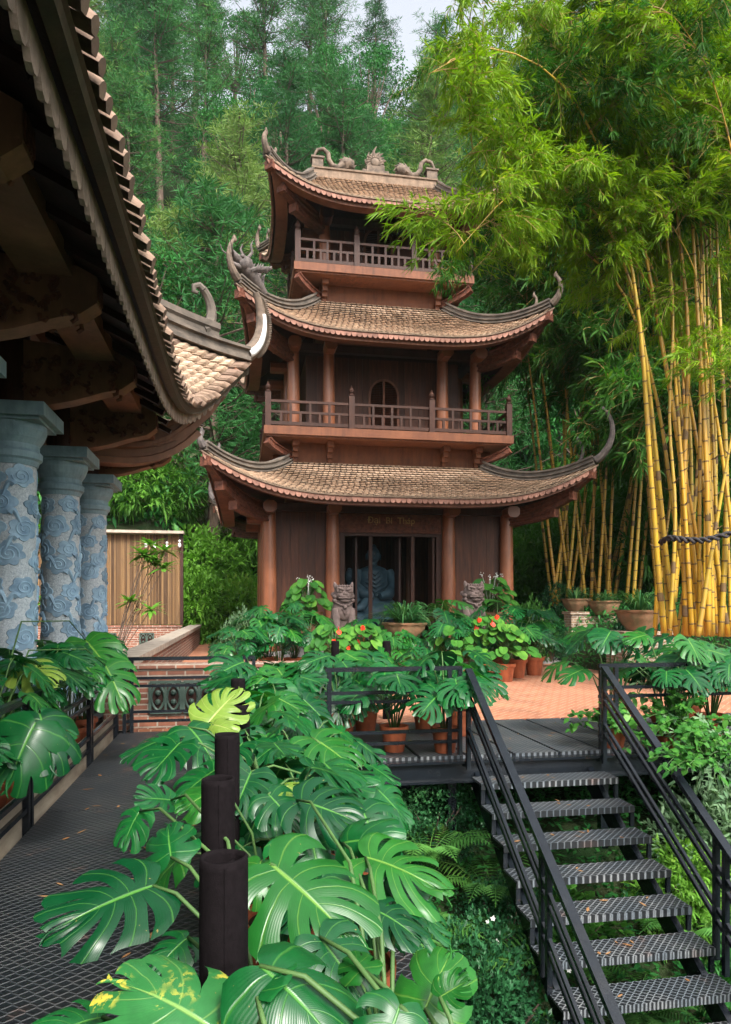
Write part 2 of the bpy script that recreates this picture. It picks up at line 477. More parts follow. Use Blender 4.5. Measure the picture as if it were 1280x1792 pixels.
M['ml'] = None
def m_monstera(name, dark, light, vein, rough=0.30, trans=0.16, blotch=None):
    """uv: u = distance along the lateral vein (0 at midrib), v = position across the lobe"""
    m = NT(name)
    uvn = m.new('ShaderNodeUVMap'); uvn.uv_map = 'UVMap'
    sp = m.new('ShaderNodeSeparateXYZ'); m.link(uvn.outputs[0], sp.inputs[0])
    U, V = sp.outputs[0], sp.outputs[1]
    oi = m.new('ShaderNodeObjectInfo')
    col = m.mix(m.math('MULTIPLY', oi.outputs['Random'], 0.9), dark, light)
    co = m.coord('Object')
    n = m.noise(co, 4.0, 4)
    col = m.mix(m.ramp(n, [(0.35, 0.45), (0.65, 0.0)]), col, tuple(x*0.6 for x in dark))
    mid = m.ramp(U, [(0.012, 0.85), (0.034, 0.0)])
    lat = m.ramp(m.math('ABSOLUTE', m.math('SUBTRACT', V, 0.5)), [(0.006, 0.42), (0.045, 0.0)])
    fine = m.math('MULTIPLY', m.math('SINE', m.math('MULTIPLY', V, 75.0)), 0.5)
    v = m.math('MAXIMUM', mid, lat)
    # dusty patches and a few brown scars
    du = m.noise(co, 1.3, 6, 0.7)
    col = m.mix(m.ramp(du, [(0.52, 0.0), (0.78, 0.22)]), col, tuple(x*0.9+0.02 for x in light))
    sc_ = m.noise(m.coord('Object', (1,1,1)), 21, 2)
    col = m.mix(m.ramp(sc_, [(0.735, 0.0), (0.76, 0.9)]), col, (0.20,0.16,0.05))
    col = m.mix(v, col, vein)
    if blotch:
        bn = m.noise(co, 14, 3)
        far = m.ramp(m.noise(co, 2.2, 2), [(0.45, 0.0), (0.62, 1.0)])
        col = m.mix(m.math('MULTIPLY', m.ramp(bn, [(0.5, 0.0), (0.56, 1.0)]), far), col, blotch)
    m.set(Base_Color=col, Roughness=rough)
    m.b.inputs['Specular IOR Level'].default_value = 0.36
    m.b.inputs['Coat Weight'].default_value = 0.04
    m.b.inputs['Coat Roughness'].default_value = 0.15
    m.bump(m.math('ADD', m.math('MULTIPLY', v, -1.0), m.math('MULTIPLY', fine, 0.07)), 0.4, 0.005)
    t = m.new('ShaderNodeBsdfTranslucent')
    m.link(m.mix(1.0, col, (1.2,1.6,0.5), 'MULTIPLY'), t.inputs[0])
    ms = m.new('ShaderNodeMixShader'); ms.inputs[0].default_value = trans
    m.link(m.b.outputs[0], ms.inputs[1]); m.link(t.outputs[0], ms.inputs[2])
    m.link(ms.outputs[0], m.out.inputs[0])
    return m.m
M['mon'] = m_monstera('monstera_leaf_green', (0.002,0.044,0.013), (0.008,0.105,0.020), (0.07,0.22,0.035))
M['mon_b'] = m_monstera('monstera_leaf_bright', (0.008,0.090,0.014), (0.025,0.150,0.019), (0.14,0.28,0.045), trans=0.25)
M['mon_y'] = m_monstera('monstera_leaf_chartreuse', (0.15,0.26,0.035), (0.20,0.30,0.05), (0.36,0.42,0.12), trans=0.3)
M['mon_s'] = m_monstera('monstera_leaf_yellowing', (0.02,0.12,0.035), (0.03,0.16,0.04), (0.18,0.32,0.08), blotch=(0.60,0.50,0.06))

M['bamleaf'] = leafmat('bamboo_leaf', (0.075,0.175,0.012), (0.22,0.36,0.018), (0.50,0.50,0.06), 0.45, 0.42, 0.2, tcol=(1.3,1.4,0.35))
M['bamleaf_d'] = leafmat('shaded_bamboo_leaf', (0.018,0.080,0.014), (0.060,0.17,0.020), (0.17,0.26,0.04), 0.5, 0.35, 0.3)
M['pine'] = leafmat('pine_needles', (0.010,0.065,0.024), (0.055,0.195,0.048), (0.22,0.35,0.07), 0.6, 0.25, 0.5, nscale=0.35)
M['pine_y'] = leafmat('yellow_green_needles', (0.07,0.15,0.04), (0.19,0.28,0.07), (0.30,0.36,0.10), 0.6, 0.3, 0.4, nscale=0.5)
M['pine_r'] = leafmat('dead_brown_needles', (0.30,0.14,0.06), (0.42,0.24,0.12), None, 0.7, 0.3, 0.2)
M['broad'] = leafmat('broad_tree_leaf', (0.010,0.080,0.024), (0.045,0.20,0.036), (0.14,0.33,0.05), 0.45, 0.25, 0.45, nscale=0.4)
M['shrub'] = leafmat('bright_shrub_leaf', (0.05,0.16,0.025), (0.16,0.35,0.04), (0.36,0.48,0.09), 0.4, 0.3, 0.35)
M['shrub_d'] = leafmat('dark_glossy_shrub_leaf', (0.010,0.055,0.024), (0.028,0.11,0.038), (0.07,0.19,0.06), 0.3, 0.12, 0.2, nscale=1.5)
M['fern'] = leafmat('fern_frond', (0.03,0.11,0.025), (0.08,0.22,0.04), (0.18,0.32,0.06), 0.5, 0.25, 0.3)
M['strap'] = leafmat('strap_leaf', (0.020,0.085,0.030), (0.055,0.16,0.045), (0.14,0.26,0.08), 0.35, 0.2, 0.2)
M['heart'] = leafmat('heart_shaped_leaf', (0.022,0.105,0.020), (0.070,0.22,0.030), (0.17,0.36,0.05), 0.35, 0.25, 0.2, nscale=3)
M['greyleaf'] = leafmat('grey_green_leaf', (0.07,0.15,0.07), (0.17,0.28,0.15), (0.26,0.36,0.20), 0.5, 0.2, 0.2)
M['flower'] = simple('white_blossom', (0.75,0.75,0.72), (0.6,0.62,0.55), 9, 0.6, 0)
M['pinkleaf'] = leafmat('pale_variegated_leaf', (0.16,0.22,0.10), (0.34,0.30,0.20), (0.42,0.24,0.15), 0.5, 0.25, 0.3)
M['ground'] = simple('damp_leaf_litter_soil', (0.012,0.030,0.010), (0.030,0.032,0.016), 1.5, 0.95, 0.8, bscale=6, dist=0.1)
def m_culm():
    m = NT('yellow_bamboo_culm')
    oi = m.new('ShaderNodeObjectInfo')
    col = m.ramp(oi.outputs['Random'], [(0.0,(0.38,0.185,0.012)),(0.5,(0.50,0.285,0.014)),(1.0,(0.34,0.235,0.022))])
    co = m.coord('Object', (4,4,0.4))
    n = m.noise(co, 3.0, 4)
    col = m.mix(m.ramp(n, [(0.42,0.0),(0.70,0.85)]), col, (0.24,0.13,0.03))
    g2 = m.noise(m.coord('Object', (1,1,0.6)), 6, 7, 0.75)
    col = m.mix(m.ramp(g2, [(0.56,0.0),(0.68,0.8)]), col, (0.13,0.085,0.045))
    n2 = m.noise(m.coord('Object', (9,9,0.25)), 5.0, 2)
    col = m.mix(m.ramp(n2, [(0.62,0.0),(0.66,0.5)]), col, (0.16,0.20,0.03))
    m.set(Base_Color=col, Roughness=0.35)
    return m.m
M['culm'] = m_culm()
M['node'] = simple('bamboo_node_ring', (0.16,0.10,0.04), (0.08,0.05,0.03), 12, 0.7, 0.3)
def m_canes():
    m = NT('split_bamboo_canes')
    co = m.coord('Object', (1,1,0.25))
    n = m.noise(co, 8, 5)
    col = m.ramp(m.attr(), [(0.0,(0.05,0.024,0.009)),(0.5,(0.135,0.072,0.026)),(1.0,(0.26,0.155,0.065))])
    col = m.mix(m.ramp(n,[(0.45,0.0),(0.7,0.6)]), col, (0.12,0.07,0.035))
    m.set(Base_Color=col, Roughness=0.65)
    return m.m
M['canes'] = m_canes()
# ------------------------------------------------------------------ terrain and paving
def sstep(a, b, x):
    t = min(1, max(0, (x - a) / (b - a))); return t * t * (3 - 2 * t)
def ground_h(x, y):
    # far wooded hillside
    hb = 1.10 * max(0, y - 33.8) * sstep(33.8, 36, y)
    if x < -1.5 and y > 26: hb = max(hb, 0.75 * (y - 26) * sstep(-1.5, -3.5, x))
    hb = min(hb, 66 + 3*math.sin(x*0.1))
    h = hb
    # bank on the right behind the big bamboo
    hr = sstep(8.6, 12.0, x + 0.12*(y-12)) * 1.25 * sstep(9.6, 11.5, y)
    hr += 0.42 * max(0, x - 12.5) * sstep(9, 14, y)
    h = max(h, min(hr, 14))
    # hollow under the stairs and the deck
    if y < 10.2:
        low = -0.95 - 0.62 * max(0, 7.8 - y)
        low += 0.7 * sstep(5.2, 9.0, x) + 0.8 * sstep(8, 13, x)
        low = max(low, -3.4)
        k = 1 - sstep(9.6, 10.1, y)
        kx = sstep(0.55, 0.85, x)
        base = h - 0.12
        h = base * (1 - k * kx) + low * k * kx
    else:
        h -= 0.12
    h += 0.05 * noise.noise(Vector((x*0.8, y*0.8, 0))) * (1 if y < 30 else 6)
    if h > -0.08 and y < 31 and x < 9.0 and not (y < 10.2): h = min(h, -0.08)
    return h
def axis(vals):
    out = []
    for a, b, st in vals:
        n = max(1, int(round((b-a)/st)))
        out += [a + (b-a)*i/n for i in range(n)]
    out.append(vals[-1][1]); return out
xs = axis([(-600,-80,60),(-80,-20,4),(-20,0.2,1.2),(0.2,1.2,0.1),(1.2,14,0.4),(14,80,3),(80,600,60)])
ys = axis([(-600,-40,60),(-40,0,4),(0,9.4,0.4),(9.4,10.4,0.1),(10.4,36,0.8),(36,120,3),(120,900,60)])
g = MB()
vs = [(x, y, ground_h(x, y)) for y in ys for x in xs]
nx = len(xs)
fs = [(j*nx+i, j*nx+i+1, (j+1)*nx+i+1, (j+1)*nx+i) for j in range(len(ys)-1) for i in range(nx-1)]
g.add(vs, fs)
g.build('ground', M['ground'], smooth=True, kind='structure')

def slab(name, x0, x1, y0, y1, z0, z1, mat, **kw):
    b = MB(); b.box(x0, x1, y0, y1, z0, z1)
    return b.build(name, mat, **kw)
slab('terrace_paving', -1.3, 9.2, 9.75, 19.0, -0.07, 0.0, M['herring'], kind='structure')
slab('far_terrace_paving', -9.0, 8.8, 19.06, 33.5, 0.05, 0.15, M['herring'], kind='structure')
slab('courtyard_paving', -14.0, -1.95, 9.75, 19.0, -0.10, -0.02, M['greystone'], kind='structure')
b = MB()
for i in range(9):
    b.box(-1.3 + i*1.17, -1.3 + i*1.17 + 1.155, 18.8, 19.05, 0.005, 0.155)
b.build('terrace_step', M['greystone'], kind='structure')

# walkway of metal grating sheets on the left
b = MB()
y = 0.0
while y < 9.6:
    b.box(-1.5, 0.80, y, y + 1.19, -0.05, 0.0); y += 1.2
wk = empty('metal_walkway', (-0.4, 0, 0), 'dark metal grating walkway running along the left side beside the stone pillars', 'walkway')
b.build('grating', M['grate'], wk)
b = MB()
b.box(-1.5, -1.42, -1, 9.6, -0.25, -0.06); b.box(0.70, 0.80, -1, 9.6, -0.25, -0.06)
for i in range(9): b.box(-1.42, 0.70, i*1.2-0.03, i*1.2+0.03, -0.2, -0.06)
for i in range(9): b.bar((0.75, 1.0*i+0.5, -0.2), (0.75, 1.0*i+0.5, -3.6), 0.08)
b.build('frame', M['steel'], wk)

# landing deck at the head of the stairs
DK0, DK1 = 7.45, 9.72
dk = empty('metal_landing', (3.2, 8.5, 0), 'black steel landing of grating boards at the top of the stairs', 'landing')
b = MB()
x = 0.86
while x < 7.4:
    M_ = None
    b.box(x, x+0.50, DK0+0.02, DK1, -0.045, 0.0); x += 0.535
b.build('grating_board', M['tread'], dk)
b = MB()
b.box(0.82, 7.6, DK0-0.08, DK0, -0.26, -0.03)
b.box(0.82, 7.6, DK0-0.13, DK0-0.082, -0.26, -0.235); b.box(0.82, 7.6, DK0-0.13, DK0-0.082, -0.055, -0.03)
x = 0.86
while x < 7.4:
    b.box(x+0.505, x+0.53, DK0+0.02, DK1, -0.12, -0.015); x += 0.535
for x in (1.0, 2.3, 4.1, 5.6, 7.2): b.bar((x, DK0+0.12, -0.26), (x, DK0+0.12, -1.9), 0.09)
b.bar((0.9, 7.6, -0.3), (2.4, 9.4, -0.9), 0.04); b.bar((1.4, 7.6, -0.3), (2.4, 7.9, -0.5), 0.03)
b.build('frame', M['steel'], dk)

# ------------------------------------------------------------------ curved tiled roofs
class Roof:
    def __init__(s, cx, cy, ex, ey, tx, ty, z0, z1, L, FL, px=4.5, py=4.5, conc=0.4):
        s.cx, s.cy, s.ex, s.ey, s.tx, s.ty, s.z0, s.z1, s.L, s.FL, s.px, s.py, s.conc = cx, cy, ex, ey, tx, ty, z0, z1, L, FL, px, py, conc
    def pt(s, side, u, v, dz=0.0):
        wx = s.ex + (s.tx - s.ex) * v; wy = s.ey + (s.ty - s.ey) * v
        p = s.px if side in ('f', 'b') else s.py
        k = abs(u) ** p * (1 - v) ** 2
        f = s.FL * k
        prof = (1 - s.conc) * v + s.conc * v * v
        z = s.z0 + (s.z1 - s.z0) * prof + s.L * abs(u) ** p * (1 - v) ** 2.2 + dz
        if side == 'f': return Vector((s.cx + u * (wx + f), s.cy - (wy + f), z))
        if side == 'b': return Vector((s.cx - u * (wx + f), s.cy + (wy + f), z))
        if side == 'l': return Vector((s.cx - (wx + f), s.cy - u * (wy + f), z))
        return Vector((s.cx + (wx + f), s.cy + u * (wy + f), z))
    def half(s, side): return s.ex if side in ('f','b') else s.ey
    def slope_len(s, side):
        d = (s.ey - s.ty) if side in ('f','b') else (s.ex - s.tx)
        return math.hypot(d, s.z1 - s.z0)
    def normal(s, side, u, v):
        e = 0.01
        a = s.pt(side, min(1,u+e), v) - s.pt(side, max(-1,u-e), v)
        b_ = s.pt(side, u, min(1,v+e)) - s.pt(side, u, max(0,v-e))
        n = a.cross(b_)
        if n.length < 1e-9: return Vector((0,0,1))
        n.normalize()
        return n if n.z > 0 else -n
    def tiles(s, mb, side, tw=0.12, rl=0.105, over=0.06):
        half = s.half(side); W = 2 * half; nu = max(3, int(W / tw)); nv = max(3, int(s.slope_len(side) / rl))
        for j in range(nv):
            v0 = j / nv; v1 = (j + 1.25) / nv
            wv = (half + ((s.tx if side in ('f','b') else s.ty) - half) * v0) / half
            n = max(2, int(nu * wv)) if wv > 0.05 else 2
            off = 0.5 * (j % 2)
            for i in range(-1, n + 1):
                a = -1 + 2 * (i + off) / n; c_ = -1 + 2 * (i + 1 + off) / n
                if a < -1 or c_ > 1: continue
                m = (a + c_) / 2; g_ = (c_ - a) * 0.04
                nr = s.normal(side, m, max(0.02, v0))
                up = 0.055 + 0.014*random.random()
                v1c = min(1, v1)
                A = s.pt(side, a+g_, v1c) ; B = s.pt(side, c_-g_, v1c)
                dn = (s.pt(side, m, 0) - s.pt(side, m, 0.05)).normalized() if j == 0 else Vector((0,0,0))
                o_ = dn * over
                vm = v0 + 0.42 / nv
                P1 = s.pt(side, c_-g_, vm) + nr*up*0.75 + o_; P2 = s.pt(side, m+(c_-a)*0.2, v0+0.08/nv) + nr*up + o_
                P3 = s.pt(side, m-(c_-a)*0.2, v0+0.08/nv) + nr*up + o_; P4 = s.pt(side, a+g_, vm) + nr*up*0.75 + o_
                th = nr * -0.028
                mb.add([A, B, P1, P2, P3, P4, P1+th, P2+th, P3+th, P4+th],
                       [(0,5,4,3,2,1), (2,3,7,6), (3,4,8,7), (4,5,9,8)], min(1, max(0, random.gauss(0.55, 0.17))))
    def sheet(s, mb, side, dz=-0.015, nu=48, nv=10, v0=0.0, v1=1.0):
        vs = [s.pt(side, -1 + 2*i/nu, v0 + (v1-v0)*j/nv, dz) for j in range(nv+1) for i in range(nu+1)]
        fs = [(j*(nu+1)+i, j*(nu+1)+i+1, (j+1)*(nu+1)+i+1, (j+1)*(nu+1)+i) for j in range(nv) for i in range(nu)]
        mb.add(vs, fs, 0.3)
    def scallops(s, mb, side, w_=0.15, drop=0.0, out=0.0, hang=0.13):
        half = s.half(side); n = int(2*half / w_)
        for i in range(n):
            a = -1 + 2*i/n; c_ = -1 + 2*(i+1)/n
            A = s.pt(side, a, 0, -0.03-drop); B = s.pt(side, c_, 0, -0.03-drop)
            o_ = (s.pt(side, (a+c_)/2, 0) - s.pt(side, (a+c_)/2, 0.04)); o_.z = 0; o_.normalize()
            A += o_*out; B += o_*out
            d = B - A; pts = [A.copy()]
            for k in range(7):
                t = math.pi * k / 6
                x = 0.5 - 0.47*math.cos(t); z = -hang*(0.45 + 0.55*math.sin(t))
                pts.append(A + d*x + Vector((0,0,z)))
            pts.append(B.copy())
            back = [p - o_*0.03 for p in pts]
            m = len(pts)
            fs = [tuple(range(m)), tuple(range(2*m-1, m-1, -1))] + [(q, m+q, m+(q+1)%m, (q+1)%m) for q in range(m)]
            mb.add(pts + back, fs)
    def sweep(s, mb, side, prof, n=40, vv=0.0):
        """profile list of (outward, z) swept along the eave; closed"""
        m = len(prof); vs = []; fs = []
        for i in range(n+1):
            u = -1 + 2*i/n
            P = s.pt(side, u, vv)
            o_ = {'f': Vector((0,-1,0)), 'b': Vector((0,1,0)), 'l': Vector((-1,0,0)), 'r': Vector((1,0,0))}[side]
            t = {'f': Vector((1,0,0)), 'b': Vector((-1,0,0)), 'l': Vector((0,-1,0)), 'r': Vector((0,1,0))}[side]
            for a, z in prof: vs.append(P + o_*a + t*(a*u if abs(u) > 0.97 else 0) + Vector((0,0,z)))
        for i in range(n):
            for k in range(m):
                k2 = (k+1) % m
                fs.append((i*m+k, i*m+k2, (i+1)*m+k2, (i+1)*m+k))
        fs.append(tuple(range(m-1,-1,-1))); fs.append(tuple(n*m+k for k in range(m)))
        mb.add(vs, fs)
    def hip(s, corner, n=24, v0=0.0, v1=1.0, dz=0.0):
        """points along a hip: corner 'fl','fr','bl','br' """
        side, u = {'fl': ('f',-1), 'fr': ('f',1), 'bl': ('b',1), 'br': ('b',-1)}[corner]
        return [s.pt(side, u, v0 + (v1-v0)*i/n, dz) for i in range(n+1)]

def swept_strip(mb, pts, sizes, zoff=0.0):
    """rectangular ridge bar along pts; sizes = (w, h) or list of them; upright section"""
    m = len(pts); vs = []; fs = []
    for i, p in enumerate(pts):
        w_, h = sizes[i] if isinstance(sizes, list) else sizes
        t = pts[min(i+1,m-1)] - pts[max(i-1,0)]; t.normalize()
        sx = t.cross(Vector((0,0,1)))
        if sx.length < 0.15 and i: sx = last
        sx.normalize(); last = sx
        n = sx.cross(t); n.normalize()
        q = p + n*zoff
        prof = [(-0.5,0),(0.5,0),(0.5,0.30),(0.36,0.36),(0.36,0.72),(0.55,0.80),(0.55,1.0),(-0.55,1.0),(-0.55,0.80),(-0.36,0.72),(-0.36,0.36),(-0.5,0.30)]
        for a, b_ in prof: vs.append(q + sx*(a*w_) + n*(b_*h))
    k_ = 12
    for i in range(m-1):
        for k in range(k_):
            fs.append((i*k_+k, i*k_+(k+1)%k_, (i+1)*k_+(k+1)%k_, (i+1)*k_+k))
    fs.append(tuple(range(k_-1,-1,-1))); fs.append(tuple((m-1)*k_+k for k in range(k_)))
    mb.add(vs, fs)

def horn_pts(p0, out, h, curl=0.6, n=14, lean=0.55):
    """upward sweeping horn: starts along 'out', turns up and curls slightly back at the end"""
    pts = []; p = Vector(p0); ang = R(32)
    seg = h * 1.25 / n
    for i in range(n+1):
        pts.append(p.copy())
        p += (out * math.cos(ang) + Vector((0,0,1)) * math.sin(ang)) * seg
        ang += R(92) / n * (1 + 0.3*curl)
    return pts

def hip_ridge_with_horn(rf, roofname, corner, parent, rw, rh, hh, mat_r, mat_h, v1=0.97, dragon=False):
    cpts = rf.hip(corner, 26, v0=0.0, v1=v1, dz=0.01)
    outv = cpts[0] - cpts[3]; outv.z = 0; outv.normalize()
    hp = horn_pts(cpts[0], outv, hh)
    b = MB()
    seq = list(reversed(cpts))
    swept_strip(b, seq, (rw*1.5, rh*0.45))
    swept_strip(b, seq, (rw, rh), 0.02)
    o = b.build('hip_ridge', mat_r, parent)
    hb = MB()
    rr = [rw*0.60*(1-0.66*i/(len(hp)-1)) for i in range(len(hp))]
    # flattened horn
    hb.tube([p+Vector((0,0,rh*0.5)) for p in hp], rr, 8)
    tip = hp[-1] + Vector((0,0,rh*0.5))
    hb.ball(tip, rw*0.30, 1, 1, 1.5, 8, jit=0.5); hb.ball(tip + Vector((0,0,rw*0.4)), rw*0.16, 1, 1, 1.6, 8)
    hb.build('horn', mat_h, o, smooth=True, auto=40); hb = MB()
    # second, inner horn standing on the ridge
    q = cpts[4] + Vector((0,0,rh*0.8))
    hp2 = horn_pts(q, outv, hh*0.52)
    hb.tube(hp2, [rw*0.32*(1-0.55*i/(len(hp2)-1)) for i in range(len(hp2))], 8)
    t2 = hp2[-1]
    hb.ball(t2, rw*0.24, 1, 1, 1.5, 8, jit=0.5); hb.ball(t2+Vector((0,0,rw*0.32)), rw*0.12, 1,1,1.6, 6)
    # swept up end tiles under the horn
    hb.build('inner_horn', mat_h, o, smooth=True, auto=40)
    return o, cpts, outv

def dragon_head(p, out, sc, mat, parent, name='dragon_ornament'):
    """small carved dragon head with mane, snout, horns and whiskers"""
    b = MB(); side = out.cross(Vector((0,0,1))); up = Vector((0,0,1))
    P = lambda a, s_, z: p + out*(a*sc) + side*(s_*sc) + up*(z*sc)
    b.tube([P(-0.9,0,-0.15), P(-0.5,0,0.10), P(-0.1,0,0.30), P(0.25,0,0.38)], [0.17*sc,0.22*sc,0.24*sc,0.17*sc], 9)
    b.ball(P(0.12,0,0.42), 0.27*sc, 1.2,1,0.9, 10, jit=0.5)
    b.tube([P(0.25,0,0.48), P(0.50,0,0.52), P(0.70,0,0.60), P(0.76,0,0.55)], [0.17*sc,0.13*sc,0.11*sc,0.05*sc], 8)
    b.tube([P(0.25,0,0.30), P(0.45,0,0.27), P(0.60,0,0.30)], [0.12*sc,0.08*sc,0.04*sc], 8)
    b.ball(P(0.72,0,0.64), 0.09*sc, n=8)
    for s_ in (-1, 1):
        b.ball(P(0.30,0.15*s_,0.58), 0.075*sc, n=8)
        b.tube([P(0.05,0.12*s_,0.60), P(-0.10,0.2*s_,0.85), P(-0.02,0.22*s_,1.05), P(-0.12,0.22*s_,1.25)], [0.06*sc,0.05*sc,0.035*sc,0.01*sc], 6)
        b.tube([P(0.65,0.08*s_,0.50), P(0.85,0.2*s_,0.62), P(0.95,0.22*s_,0.8)], [0.03*sc,0.025*sc,0.008*sc], 5)
        for k in range(7):
            a = -0.05 - 0.12*k
            b.tube([P(a,0.18*s_,0.25+0.04*k), P(a-0.18,0.30*s_,0.38+0.05*k), P(a-0.28,0.28*s_,0.58+0.04*(k%3))], [0.07*sc,0.055*sc,0.01*sc], 6)
    for k in range(6):
        a = -0.85 + 0.17*k
        b.tube([P(a,0,0.12+0.05*k), P(a-0.05,0,0.42+0.05*k), P(a-0.16,0,0.56+0.05*k)], [0.07*sc,0.05*sc,0.01*sc], 6)
    return b.build(name, mat, parent, smooth=True, auto=50)

def eave_work(rf, parent, sc=1.0, sides='flrb', scallop=True):
    t = MB()
    for sd_ in sides: rf.tiles(t, sd_, 0.165*sc, 0.155*sc)
    o = t.build('roof_tiles', M['tile'], parent)
    b = MB()
    for sd_ in 'flrb': rf.sheet(b, sd_, -0.02)
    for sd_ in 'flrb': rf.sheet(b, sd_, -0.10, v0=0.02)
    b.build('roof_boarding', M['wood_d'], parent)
    b = MB()
    for sd_ in 'flrb': rf.sweep(b, sd_, [(0.05,-0.02),(0.05,0.012),(-0.10,0.012),(-0.10,-0.02)])
    b.build('eave_edge', M['ridge_l'], parent)
    if scallop:
        b = MB()
        for sd_ in 'flr': rf.scallops(b, sd_, 0.15*sc, out=0.02, hang=0.14*sc)
        b.build('scallop_trim', M['scallop'], parent)
    b = MB()
    for sd_ in 'flrb': rf.sweep(b, sd_, [(-0.09,-0.24),(-0.09,-0.05),(-0.13,-0.05),(-0.13,-0.24)])
    for sd_ in 'flrb': rf.sweep(b, sd_, [(-0.45,-0.18),(-0.131,-0.22),(-0.131,-0.24),(-0.45,-0.22)])
    b.build('fascia_board', M['beam'], parent)

def corner_beams(rf, b, corner, inner, n=3):
    """stepped carved hip beams under one corner; inner = point on the corner column"""
    cp = rf.hip(corner, 10, 0.0, 0.9, -0.15)
    inner = Vector(inner)
    tip = cp[0]
    for k in range(n):
        t = 0.96 - 0.20*k
        end = inner.lerp(tip, t) ; end.z = inner.z + (tip.z - inner.z)*(t**2.2) - 0.10 - 0.17*k
        pts = []
        for i in range(9):
            q = i/8
            p = inner.lerp(end, q); p.z = inner.z - 0.17*k + (end.z - inner.z + 0.17*k) * q**2.4
            pts.append(p)
        swept_strip(b, pts, (0.22, 0.19))
        d = (pts[-1]-pts[-2]).normalized()
        b.obox(pts[-1]+Vector((0,0,0.09)), 0.14, 0.07, 0.12, Matrix.Rotation(math.atan2(-d.x, d.y), 3, 'Z'))

# ------------------------------------------------------------------ pagoda
CX, CY = 4.52, 23.6
pg = empty('pagoda', (CX, CY, 0.15), 'three storey brown timber pagoda with upturned tiled roofs and two balconies', 'pagoda')
R1 = Roof(CX, CY, 5.10, 4.55, 2.95, 1.95, 4.60, 5.98, 1.0, 0.32, 4.2, 4.2)
R2 = Roof(CX, CY, 4.25, 3.60, 2.0, 1.0, 9.42, 11.32, 0.95, 0.30, 4.2, 4.2)
R3 = Roof(CX, CY, 3.45, 2.60, 2.05, 0.02, 13.80, 15.85, 0.78, 0.26, 3.6, 3.6)

def column(b, x, y, z0, z1, r):
    b.lathe([(r*0.94, z0), (r, z0+0.4), (r, z0+(z1-z0)*0.45), (r*0.88, z1)], (x, y, 0), 20)
def bracket_block(b, x, y, z, dx=0, dy=-1):
    # faceted beam end sticking out above a column
    o_ = Vector((dx, dy, 0)); s_ = Vector((-dy, dx, 0))
    pr = [(-0.11,-0.17),(0.11,-0.17),(0.19,-0.07),(0.19,0.08),(0.10,0.16),(-0.10,0.16),(-0.19,0.08),(-0.19,-0.07)]
    b.prism(pr, Vector((x, y, z)) + o_*0.62, s_, (0,0,1), o_*-0.55)

def storey(nm, zf, zt, hx, hy, ix, wall_in, door, cr=0.19):
    """columns, walls and bracket blocks of one storey; hx, hy half sizes on the column line"""
    xs_ = (-hx, -ix, ix, hx)
    pts = [(x, -hy) for x in xs_] + [(x, hy) for x in xs_] + [(-hx, 0), (hx, 0)]
    for x, y in pts:
        b = MB(); column(b, CX+x, CY+y, zf, zt, cr)
        b.build('column', M['column'], pg, smooth=True, auto=60)
    for x, y, dx, dy in [(x, -hy, 0, -1) for x in xs_] + [(-hx, y, -1, 0) for y in (-hy, 0, hy)] + [(hx, y, 1, 0) for y in (-hy, 0, hy)]:
        b = MB(); bracket_block(b, CX+x, CY+y, zt+0.05, dx, dy); b.build('bracket_block', M['column'], pg)
    b = MB()
    # tie beams along the column line
    b.box(CX-hx-0.1, CX+hx+0.1, CY-hy-0.10, CY-hy+0.10, zt-0.02, zt+0.20)
    b.box(CX-hx-0.1, CX+hx+0.1, CY+hy-0.10, CY+hy+0.10, zt-0.02, zt+0.20)
    b.box(CX-hx-0.09, CX-hx+0.11, CY-hy+0.11, CY+hy-0.11, zt-0.02, zt+0.20)
    b.box(CX+hx-0.11, CX+hx+0.09, CY-hy+0.11, CY+hy-0.11, zt-0.02, zt+0.20)
    b.build('tie_beam', M['wood_d'], pg)
    # timber plank walls just inside the columns
    wi = wall_in
    b = MB()
    def planks(x0, x1, y, z0, z1, ax='x'):
        n = max(1, int((x1-x0)/0.22)); w_ = (x1-x0)/n
        for i in range(n):
            a = x0 + i*w_; d = 0.008*(i % 2)
            if ax == 'x': b.box(a+0.002, a+w_-0.002, y-0.03-d, y+0.03, z0, z1)
            else: b.box(y-0.03, y+0.03+d, a+0.002, a+w_-0.002, z0, z1)
    yf = CY-hy+wi
    planks(CX-hx+wi, CX-ix, yf, zf, zt); planks(CX+ix, CX+hx-wi, yf, zf, zt)
    if door == 'open':
        b.box(CX-ix, CX+ix, yf-0.03, yf+0.03, zt-0.62, zt)
    else:
        planks(CX-ix, CX-0.46, yf, zf, zt); planks(CX+0.46, CX+ix, yf, zf, zt)
        b.box(CX-0.46, CX+0.46, yf-0.03, yf+0.03, zf+2.0, zt)
        # arch spandrels: fill round the arch as one outline
        ol = [(-0.46, 2.0), (-0.46, 1.40)]
        for k in range(13):
            t = math.pi - math.pi*k/12
            ol.append((0.45*math.cos(t), 1.40 + 0.5*math.sin(t)))
        ol += [(0.46, 1.40), (0.46, 2.0)]
        b.prism(ol, (CX, yf-0.028, zf), (1,0,0), (0,0,1), (0,0.05,0))
    planks(CX-hx+wi, CX+hx-wi, CY+hy-wi, zf, zt)
    planks(CY-hy+wi, CY+hy-wi, CX-hx+wi, zf, zt, 'y'); planks(CY-hy+wi, CY+hy-wi, CX+hx-wi, zf, zt, 'y')
    b.build('plank_wall', M['wood'], pg)
    return yf

